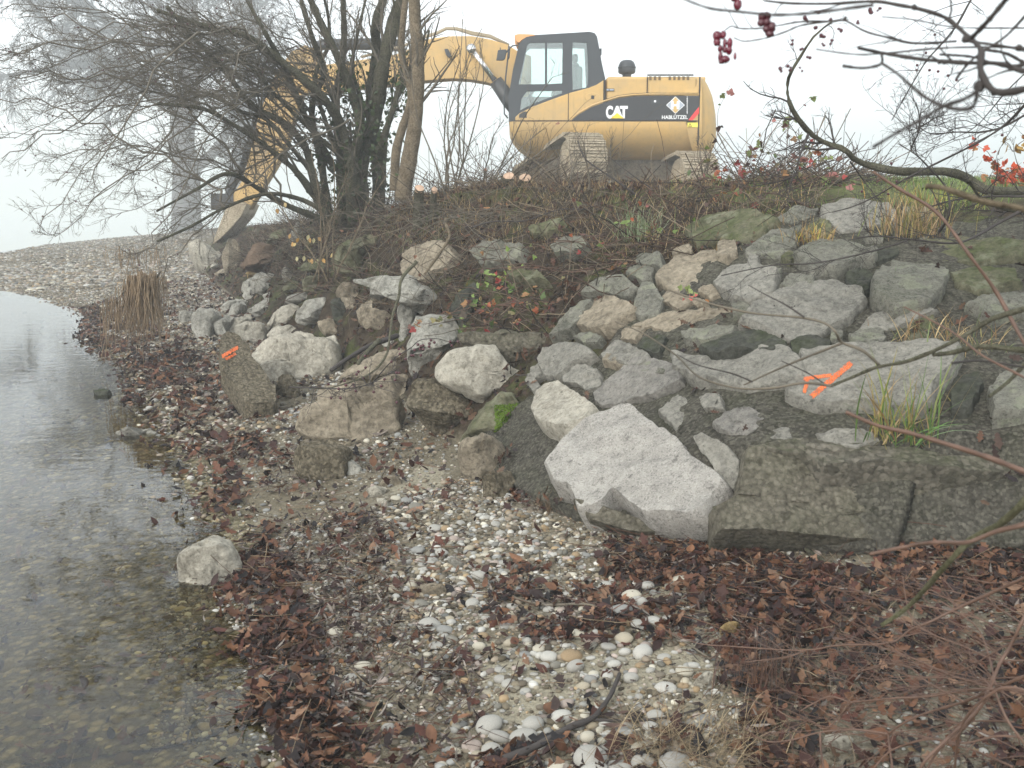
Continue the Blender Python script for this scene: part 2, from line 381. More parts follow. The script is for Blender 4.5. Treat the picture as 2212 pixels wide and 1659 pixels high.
def gpt(s, t):                    # bilinear point on the finished ground from loft parameters (arrays)
    fs = np.interp(s, sv, np.arange(S_)); ft = np.interp(t, tv, np.arange(T_))
    i = np.clip(ft.astype(int), 0, T_ - 2); j = np.clip(fs.astype(int), 0, S_ - 2); a = (ft - i)[:, None]; b = (fs - j)[:, None]
    return (G1[i, j] * (1 - a) * (1 - b) + G1[i + 1, j] * a * (1 - b) + G1[i, j + 1] * (1 - a) * b + G1[i + 1, j + 1] * a * b), GN[i, j]
def on_ground(n, s0, s1, t0, t1, seed):
    """n points roughly uniform per square metre over a loft rectangle"""
    r = RS(seed); m = n * 5; s = r.uniform(s0, s1, m); t = r.uniform(t0, t1, m)
    P, N = gpt(s, t); P2, _ = gpt(np.minimum(s + .02, 10), t); P3, _ = gpt(s, np.minimum(t + .02, 18))
    w = np.linalg.norm(np.cross(P2 - P, P3 - P), axis=1); w = w / w.sum()
    k = r.choice(m, n, p=w, replace=True)
    j, _ = gpt(np.clip(s[k] + r.uniform(-.02, .02, n), 0, 10), np.clip(t[k] + r.uniform(-.02, .02, n), 0, 18))
    return j, N[k], s[k], t[k]

# ------------------------------------------------------------------ lake
w = M('lake_water'); out = w.n['Material Output']; w.n.remove(w.b)
tr = w.n.new('ShaderNodeBsdfTransparent'); tr.inputs[0].default_value = (.9, .84, .62, 1)
gl = w.n.new('ShaderNodeBsdfGlossy'); gl.inputs['Roughness'].default_value = .015; gl.inputs['Color'].default_value = (.97, .98, 1, 1)
fr = w.n.new('ShaderNodeFresnel'); fr.inputs['IOR'].default_value = 1.34
mp = w.n.new('ShaderNodeMapping'); mp.inputs['Scale'].default_value = (1., 1.6, 1); mp.inputs['Rotation'].default_value = (0, 0, .3); w.L(w.co, mp.inputs[0])
wn = w.n.new('ShaderNodeTexNoise'); wn.inputs['Scale'].default_value = 3.2; wn.inputs['Detail'].default_value = 3; wn.inputs['Distortion'].default_value = .6; w.L(mp.outputs[0], wn.inputs[0])
bp = w.n.new('ShaderNodeBump'); bp.inputs['Strength'].default_value = .07; bp.inputs['Distance'].default_value = .03; w.L(wn.outputs[0], bp.inputs['Height'])
w.L(bp.outputs[0], gl.inputs['Normal']); w.L(bp.outputs[0], fr.inputs['Normal'])
ms = w.n.new('ShaderNodeMixShader'); w.L(fr.outputs[0], ms.inputs[0]); w.L(tr.outputs[0], ms.inputs[1]); w.L(gl.outputs[0], ms.inputs[2]); w.L(ms.outputs[0], out.inputs[0])
wv = [(-500, -8, 0), (3, -8, 0), (3, 600, 0), (-500, 600, 0)]
tag(make_mesh('water', A(wv), [(0, 1, 2, 3)], w.m), kind='structure')

# ------------------------------------------------------------------ stones
def resample(P, m):
    P = np.vstack([P, P[:1]]); d = np.r_[0, np.cumsum(np.linalg.norm(np.diff(P, axis=0), axis=1))]
    t = np.linspace(0, d[-1], m + 1)[:-1]; return np.stack([np.interp(t, d, P[:, 0]), np.interp(t, d, P[:, 1])], 1)
def chaikin(P):
    Q = np.roll(P, -1, 0); return np.stack([P * .9 + Q * .1, P * .1 + Q * .9], 1).reshape(-1, 2)
_seed = [100]
def stone(name, poly, mat, mode='wall', H=.06, ridge=0, depth=.14, rough=.035, n=None, p=7, parent=None, lift=.02, top=.25, M_=88, P0=None, grow_=0, facets=-1):
    """poly: outline as seen, placed on its own real plane. wall: lies on the slope; loose: stands on its lowest point"""
    _seed[0] += 1; sd_ = _seed[0]; r = RS(sd_); poly = A(poly)
    if grow_: poly = poly.mean(0) + (poly - poly.mean(0)) * grow_
    if P0 is None:
        if mode == 'wall':
            c = poly.mean(0); hs_, ns_ = [], []
            for du, dv in ((0, 0), (30, 0), (-30, 0), (0, 22), (0, -22), (20, 15), (-20, -15)):
                h, nn = cast(c[0] + du, c[1] + dv)
                if h is not None: hs_.append(h); ns_.append(nn)
            P0 = np.median(A(hs_), axis=0)
            h0, _ = cast(*c); d = rays([c])[0]
            P0 = h0 if h0 is not None else P0
            nn = unit(np.mean(ns_, 0))
            nn = unit(nn + r.normal(size=3) * .06) if n is None else unit(n)
            P0 = P0 + nn * lift
        else:
            f = poly[np.argmax(poly[:, 1])]; P0, _ = cast(f[0], f[1] - 2); nn = unit(n if n is not None else (0.0, -.62, .78)); P0 = P0 - A((0, 0, .02))
            # stand the stone up steeper where the slope behind it would swallow it
            qs = np.vstack([poly * .9 + poly.mean(0) * .1, poly.mean(0)[None]]); o_ = A((0, 0, CAMZ)); dd_ = rays(qs)
            ht = A([(lambda h: 1e3 if h is None else (h[1] / d_[1]))(cast(*q_)[0]) for q_, d_ in zip(qs, dd_)])
            for st_ in range(9):
                tp = ((P0 - o_) @ nn) / (dd_ @ nn)
                if np.mean(tp < ht + .03) > .8: break
                nn = unit(nn + A((0, -.16, -.06))); 
            if np.mean(tp < ht + .03) < .6: P0 = P0 * .97 + o_ * .03
    else: nn = unit(n)
    e1 = unit(A((1, 0, 0)) - nn[0] * nn); e2 = np.cross(nn, e1)
    o = A((0, 0, CAMZ)); d = rays(poly); tt = ((P0 - o) @ nn) / (d @ nn); W = o + d * tt[:, None]
    L2 = np.stack([(W - P0) @ e1, (W - P0) @ e2], 1)
    O = resample(L2 if mode in ('wall', 'fix') else chaikin(L2), M_); c = O.mean(0); size = np.sqrt(np.ptp(O[:, 0]) * np.ptp(O[:, 1])) + 1e-6
    O3 = np.c_[O, np.zeros(M_)]; dirs = unit(O - c); O = O + dirs * (fbm(O3 / size, 5, 4, sd_) * .05 * size * (rough / .035))[:, None]
    rho = A([0, .1, .2, .3, .4, .49, .58, .66, .73, .8, .86, .91, .95, .98, .995, 1.])
    b0, b1 = O[:, 1].min(), O[:, 1].max()
    XY = c + (O - c)[None] * rho[:, None, None]; a_, b_ = XY[..., 0], XY[..., 1]
    edge = (np.sqrt(np.clip(1 - rho**p, 0, 1)) if mode == 'loose' else np.clip((1 - rho) / .05, 0, 1)**.6)[:, None]
    fac = np.ones(a_.shape)
    if ridge:
        # outline bottom/top at each column, so that the ridge follows the silhouette
        ang = np.interp(a_, [O[:, 0].min(), c[0], O[:, 0].max()], [b0 * .35 + c[1] * .65, b0, b0 * .35 + c[1] * .65])
        ang2 = np.interp(a_, [O[:, 0].min(), c[0], O[:, 0].max()], [b1 * .35 + c[1] * .65, b1, b1 * .35 + c[1] * .65])
        t = np.clip((b_ - ang) / (ang2 - ang + 1e-9), 0, 1); wv_ = .06 * np.sin(a_ / size * 7 + r.uniform(0, 6))
        fac = np.minimum(fac, .12 + .88 * t / (ridge + wv_)); fac = np.minimum(fac, top + (1 - top) * (1 - t) / (1 - ridge))
    for _ in range(facets if facets >= 0 else {'wall': 5, 'post': 0, 'fix': 2}.get(mode, 9)):
        th = r.uniform(0, 6.28); q = ((a_ - c[0]) * math.cos(th) + (b_ - c[1]) * math.sin(th)) / (size * .5)
        q0 = r.uniform(-.1, .75); fac = np.minimum(fac, 1 - (q - q0) * (r.uniform(.3, 1.5) if mode != 'wall' else r.uniform(.1, .5)))
    fac = np.clip(fac, .05, 1)
    # broken ledges: cells with their own small tilt and level
    nc = 12; sx = RS(sd_ + 3).uniform(-.6, .6, (nc, 2)) * size + c; gx = RS(sd_ + 4).normal(size=(nc, 3)) * (.5, .5, .35)
    dd = ((np.stack([a_, b_], -1)[..., None, :] - sx) ** 2).sum(-1); ci = dd.argmin(-1)
    led = ((a_ - sx[ci, 0]) * gx[ci, 0] + (b_ - sx[ci, 1]) * gx[ci, 1]) / size + gx[ci, 2] * .25
    ledge = (0 if facets == 0 else 1) * led * H * (.35 if mode != 'wall' else .3) * edge
    h = H * edge * fac + ledge
    P = P0 + a_[..., None] * e1 + b_[..., None] * e2 + h[..., None] * nn
    sk = []
    for k, (sc, dp) in enumerate(((1.01, .25), (1.0, .6), (.9, 1.))):
        q2 = c + (O - c) * sc; sk.append(P0 + q2[:, :1] * e1 + q2[:, 1:] * e2 - nn * depth * dp)
    P = np.concatenate([P, np.stack(sk)]); nr = len(P)
    V = P.reshape(-1, 3)
    nd = np.stack([fbm(V / size, 2.6, 5, sd_ + k, .55) for k in range(3)], 1)
    rid = 1 - np.abs(fbm(V / size, 3.5, 4, sd_ + 7)) * 2
    amp = np.ones((nr, M_)); amp[-2:] = 1
    fine_ = fbm(V, 14, 4, sd_ + 9, .6)[:, None] * .012
    V = V + (nd * rough * size * .8 + nn * ((rid[:, None] - .6) * rough * size * 1.1 + fine_)) * amp.reshape(-1, 1)
    V[:M_] = V[:M_].mean(0)
    i, j = np.meshgrid(np.arange(nr - 1), np.arange(M_), indexing='ij'); j2 = (j + 1) % M_
    Q = np.stack([i * M_ + j, i * M_ + j2, (i + 1) * M_ + j2, (i + 1) * M_ + j], -1).reshape(-1, 4)[:, ::-1]
    V = np.vstack([V, V[-M_:].mean(0) - nn * .01]); Fc = [tuple(x) for x in Q[M_:]] + [(int(a), int(b), M_) for a, b in [((k + 1) % M_ + M_, k + M_) for k in range(M_)]]
    # centre fan: collapse ring 0 to a single vertex (index M_ ring start stays)
    V2 = np.vstack([V[:1], V[M_:]]); rem = lambda x: 0 if x < M_ else x - M_ + 1
    F2 = [tuple(rem(x) for x in f) for f in Fc[:len(Q) - M_]] + [(0, 1 + k, 1 + (k + 1) % M_) for k in range(M_)]
    last = len(V2) - 1; base = last - M_
    F2 += [(last, base + (k + 1) % M_, base + k) for k in range(M_)]
    ob = make_mesh(name, V2, F2, ROCK[mat] if isinstance(mat, str) else mat, parent)
    es = ob.modifiers.new('e', 'EDGE_SPLIT'); es.split_angle = math.radians(34)
    return ob
def bvh_of(o): return BVHTree.FromPolygons([v.co.copy() for v in o.data.vertices], [tuple(p.vertices) for p in o.data.polygons])

# the mortar face of the revetment (one wall) with its facing stones as parts
ms_ = (sv > 4.96) & (sv < 7.75); mt_ = tv < 6.05
sub = G0[np.ix_(mt_, ms_)].copy(); subN = GN[np.ix_(mt_, ms_)]; sS = SS[np.ix_(mt_, ms_)]; sT = TT[np.ix_(mt_, ms_)]
Pm = sub.reshape(-1, 3); mm = fbm(Pm, 2.2, 4, 21).reshape(sS.shape); mf = fbm(Pm, 11, 4, 22).reshape(sS.shape)
lim = 7.5 - np.clip(sT - 3.0, 0, 9) * .62 + .25 * mm
offs = .045 + mm * .022 + mf * .016
offs = np.where(sS > lim, offs - (sS - lim) * .9, offs); offs = np.where(sT > 5.6, offs - (sT - 5.6) * .5, offs); offs = np.where(sS < 5.02, -.1, offs)
sub = sub + subN * offs[..., None]
t_, s_ = sS.shape; ii, jj = np.meshgrid(np.arange(t_ - 1), np.arange(s_ - 1), indexing='ij'); q = (ii * s_ + jj).ravel()
mortar = rockmat('lean_mortar', (.046, .042, .034), (.145, .135, .108), pebbly=.5, crack=.3, moss=.12, scale=2.5, fine=1.3)
wall = make_mesh('stone_revetment', sub.reshape(-1, 3), np.stack([q, q + s_, q + s_ + 1, q + 1], 1), mortar)
tag(wall, 'sloping bank wall of big pale and dark stones set in crumbling grey mortar', 'retaining wall')
BW = BVHTree.FromPolygons([tuple(v) for v in sub.reshape(-1, 3)], [tuple(int(x) for x in f) for f in np.stack([q, q + s_, q + s_ + 1, q + 1], 1)])
WALL = [
 ('granite', 'R5', .10, [970,1210,1060,1090,1170,975,1240,935,1390,885,1440,890,1530,970,1640,1020,1760,1120,1880,1230,1975,1329,1920,1400,1860,1500,1780,1535,1600,1525,1500,1500,1420,1440,1340,1385,1300,1440,1230,1490,1150,1480,1130,1400,1080,1350,1000,1330,985,1270]),
 ('cream', 'R5', .07, [900,820,940,770,1030,760,1080,800,1180,850,1220,890,1180,950,1060,1000,980,990,900,950,890,880]),
 ('pink', 'R5', .07, [1240,810,1330,720,1400,660,1480,630,1600,640,1670,670,1700,750,1640,790,1560,830,1400,850,1280,880,1245,850]),
 ('grey', 'R5', .06, [920,610,950,560,1120,535,1210,580,1100,640,1020,720,940,690]),
 ('grey', 'R5', .05, [1060,700,1130,645,1200,650,1250,690,1260,760,1190,790,1130,750,1060,745]),
 ('grey', 'R5', .05, [1590,920,1680,825,1730,860,1780,980,1740,1040,1680,1040,1640,980]),
 ('grey', 'R6', .06, [330,1205,370,1190,480,1240,540,1320,550,1400,510,1445,470,1420,420,1340,370,1280]),
 ('grey', 'R5', .04, [840,730,870,670,920,640,930,700,890,720,920,760,880,790]),
 ('tan', 'R5', .05, [1130,420,1180,310,1280,270,1380,290,1430,320,1340,390,1260,440,1200,450]),
 ('weathered', 'R5', .05, [980,470,1060,370,1150,300,1200,290,1130,400,1100,440,1040,455]),
 ('grey', 'R5', .04, [1260,590,1340,520,1420,540,1520,590,1480,650,1400,640,1300,620]),
 ('tan', 'RF', .06, [1470,800,1580,700,1800,670,1820,740,1740,840,1600,890,1500,850]),
 ('grey', 'RF', .06, [1810,860,1900,770,2060,750,2170,770,2130,900,2000,940,1930,930]),
 ('weathered', 'RF', .05, [1330,1020,1390,840,1440,850,1500,940,1480,1020,1420,1040]),
 ('tan', 'RF', .05, [1350,1100,1450,1040,1620,1010,1880,1010,1900,1040,1700,1090,1560,1150,1450,1100]),
 ('weathered', 'RF', .05, [1030,900,1130,830,1260,790,1340,860,1290,920,1150,900]),
 ('mossy', 'RF', .06, [1650,540,1770,460,2060,430,2150,470,2080,560,1960,620,1800,580,1690,600]),
 ('weathered', 'R6', .05, [580,320,700,215,830,200,810,290,740,345,610,340]),
 ('weathered', 'R6', .06, [815,330,900,275,1040,270,1180,300,1170,350,1100,370,1000,400,890,410,840,360]),
 ('weathered', 'R6', .07, [1190,440,1240,370,1400,365,1510,400,1520,480,1440,540,1290,560,1190,510]),
 ('grey', 'R6', .07, [560,650,640,590,750,520,870,490,1000,485,1110,520,1120,570,1060,640,980,680,920,720,800,740,690,700]),
 ('grey', 'R6', .10, [790,1020,795,960,860,820,1130,800,1400,770,1560,790,1530,880,1480,980,1440,1070,1250,1085,1130,1060,960,1070,850,1045]),
 ('grey', 'R6', .06, [240,810,430,830,560,790,750,785,830,840,820,900,700,940,560,960,380,930,260,880]),
 ('pink', 'R6', .05, [420,1130,480,1090,590,1075,650,1110,640,1160,580,1210,480,1190]),
 ('grey', 'R6', .05, [660,1200,720,1170,780,1180,790,1230,700,1230]),
 ('grey', 'R6', .04, [360,1020,390,1005,450,1010,460,1060,380,1070]),
 ('grey', 'R6', .06, [950,110,1030,80,1250,90,1290,170,1180,210,1020,230,960,170]),
 ('weathered', 'R6', .05, [720,160,800,110,910,110,880,180,760,200]),
 ('mossy', 'R6', .05, [1320,320,1400,280,1600,250,1890,280,1880,330,1650,370,1450,360]),
 ('grey', 'R6', .05, [1120,700,1150,650,1200,620,1400,580,1480,600,1300,680,1200,700]),
 ('dark', 'R6', .05, [1560,970,1580,930,1680,900,1700,960,1640,1060,1560,1080]),
 ('weathered', 'R6', .07, [1740,1000,1800,930,1960,890,2000,1080,1770,1090]),
 ('grey', 'R6', .04, [915,1190,1000,1175,1140,1180,1200,1220,1100,1260,950,1240]),
 ('tan', 'R6', .05, [440,280,480,250,520,270,530,320,480,340,440,330]),
 ('weathered', 'R6', .04, [740,480,790,420,890,430,890,470,800,490]),
 ('dark', 'R6', .06, [790,760,860,735,980,760,960,790,870,830,800,800]),
 ('dark', 'R6', .05, [370,780,420,740,600,700,740,740,700,780,560,780,440,820]),
 ('weathered', 'R6', .05, [0,860,60,850,120,845,200,855,180,900,110,900]),
 ('weathered', 'R6', .05, [270,710,330,690,430,680,520,680,500,720,380,750,290,740]),
 ('weathered', 'R6', .05, [600,430,680,410,740,400,720,440,650,480,610,470]),
 ('mossy', 'R6', .05, [1560,420,1700,400,1850,410,1880,470,1700,500,1580,470]),
 ('weathered', 'R6', .05, [1640,560,1760,520,1900,520,1900,600,1760,620]),
 ('dark', 'R6', .05, [1050,430,1130,400,1170,430,1160,500,1100,520,1060,480]),
 ('mossy', 'R6', .05, [330,240,450,190,560,180,540,240,430,260,350,290]),
 ('grey', 'R5', .04, [1810,830,1860,815,1920,820,1930,870,1860,890,1820,870]),
 ('tan', 'R5', .04, [1270,620,1290,590,1350,600,1400,630,1380,655,1310,640]),
 ('weathered', 'R5', .05, [1110,490,1180,470,1260,490,1240,520,1160,520]),
]
wst = []
for k, (mt, rg, H, pl) in enumerate(WALL):
    poly = px(rg, *pl); big = np.ptp(poly[:, 0]) > 120
    wst.append(stone('facing_stone', poly, mt, 'wall', H=H * .6, p=14, depth=.16, rough=.035 if big else .045, parent=wall, M_=150 if k == 0 else 110, lift={0: .085, 21: .085, 1: .07}.get(k, .055), grow_=1.0 if k == 0 else 1.11, facets=0 if k == 0 else -1))
# smaller stones packed into the joints between the big ones
cover = [px(rg, *pl) for _, rg, _, pl in WALL]; FW = px('R5', 900,760, 1000,480, 1150,330, 1300,200, 1480,60, 1800,-60, 2300,-200, 3100,-200, 3100,560, 2500,520, 2080,640, 1900,760, 1500,700, 1300,760, 1180,720)
r = RS(19); made = 0
for _ in range(4000):
    if made >= 38: break
    c = A((r.uniform(FW[:, 0].min(), FW[:, 0].max()), r.uniform(FW[:, 1].min(), FW[:, 1].max())))
    if not inpoly(c[None], FW)[0] or c[0] > 2240: continue
    R_ = r.uniform(14, 44) * (1 if c[1] > 620 else .75); k_ = r.randint(5, 8); an = np.sort(r.uniform(0, 6.28, k_)); 
    if np.diff(np.r_[an, an[0] + 6.28]).max() > 2.2: continue
    pl = c + np.stack([np.cos(an) * R_ * 1.25, np.sin(an) * R_ * .75], 1) * r.uniform(.8, 1.15, (k_, 1))
    if any(inpoly(pl, cv * .96 + cv.mean(0) * .04).any() or inpoly(cv, pl).any() for cv in cover): continue
    cover.append(pl); made += 1; stone('facing_stone', pl, ['grey', 'weathered', 'dark', 'weathered', 'tan', 'mossy'][r.randint(6)], 'wall', H=.04, depth=.12, rough=.05, parent=wall, M_=60, lift=.035, grow_=1.12)
# the wall goes on past the right edge of the photograph
for u_, v_, w_, h_, mt_r in ((2330, 560, 80, 55, 'weathered'), (2480, 640, 100, 60, 'grey'), (2360, 720, 90, 55, 'grey'), (2600, 780, 120, 70, 'weathered'), (2420, 860, 110, 60, 'grey'), (2330, 980, 70, 45, 'tan'), (2560, 960, 90, 50, 'dark')):
    an = np.linspace(0, 6.28, 8)[:-1] + RS(u_).uniform(-.3, .3, 7); stone('facing_stone', A((u_, v_)) + np.stack([np.cos(an) * w_, np.sin(an) * h_], 1) * RS(v_).uniform(.8, 1.15, (7, 1)), mt_r, 'wall', H=.05, depth=.14, rough=.045, parent=wall, M_=70, lift=.05)
# concrete footing at the toe of the wall
FOOT = [
 ('concrete', 'R6', (.03, -.8, .6), .05, [555,1468,575,1360,600,1250,700,1240,860,1256,1000,1300,1150,1325,1500,1355,2100,1380,2100,1560,1906,1610,1500,1600,1240,1590,1000,1545,875,1515,740,1490,650,1480]),
 ('concrete', 'RR', (0, -.72, .7), .07, [310,230,470,140,820,190,1060,215,1540,250,1600,330,1560,420,1300,440,900,410,560,375,330,375]),
 ('concrete', 'R5', (-.2, -.75, .6), .05, [1110,1395,1300,1450,1500,1530,1800,1550,1900,1500,1960,1560,1900,1620,1700,1600,1400,1570,1200,1510]),
 ('pebcon', 'R6', (0, -.35, .93), .04, [600,1240,800,1215,1000,1250,1300,1280,1600,1330,2100,1330,2100,1390,1500,1375,1150,1345,960,1335,860,1275]),
]
for mt, rg, n_, H, pl in FOOT:
    poly = px(rg, *pl); f = poly[np.argmax(poly[:, 1])]
    c = poly.mean(0); P_, _ = cast(*c)
    stone('footing_block', poly, mt, 'fix', H=H, depth=.25, rough=.012, n=n_, parent=wall, P0=P_ + unit(n_) * .03, p=12, M_=130, grow_=1.03)
# orange paint strokes on the marked slab
paint = simple('orange_paint', (.82, .17, .04), .8, var=.35, scale=45)
def strokes(o, lines, parent, name='paint_mark'):
    bv = bvh_of(o); mb = MB(); r = RS(5)
    for (rg, a, b, wd) in lines:
        a, b = px(rg, *a)[0], px(rg, *b)[0]; L_ = np.linalg.norm(b - a); n = max(14, int(L_ * 1.1)); d = unit(b - a); nrm = A((-d[1], d[0])); es = np.linspace(-1.25, 1.25, 15)
        rows = []
        for k in range(n + 1):
            c = a + (b - a) * (k / n * 1.06 - .03); row = []
            for e in es:
                h, nn = cast(*(c + nrm * wd * .5 * e), bv); row.append(None if h is None else h + nn * .003)
            rows.append(row)
        for k in range(n):
            for e in range(14):
                qd = [rows[k][e], rows[k][e + 1], rows[k + 1][e + 1], rows[k + 1][e]]
                em = abs(es[e] + .09); pr_ = np.clip((1.12 - em) * 2.4, .04, .93) * (1 if 1 < k < n - 2 else .45)
                if any(x is None for x in qd) or r.rand() > pr_ * (.75 + .25 * math.sin(k * 1.3 + e)): continue
                mb.add(qd, [(0, 1, 2, 3)])
    if mb.n: mb.build(name, paint, parent)
strokes(wst[21], [('R6', (850, 918), (980, 900), 8), ('R6', (1072, 845), (890, 1000), 12), ('R6', (868, 915), (850, 985), 8)], wst[21])

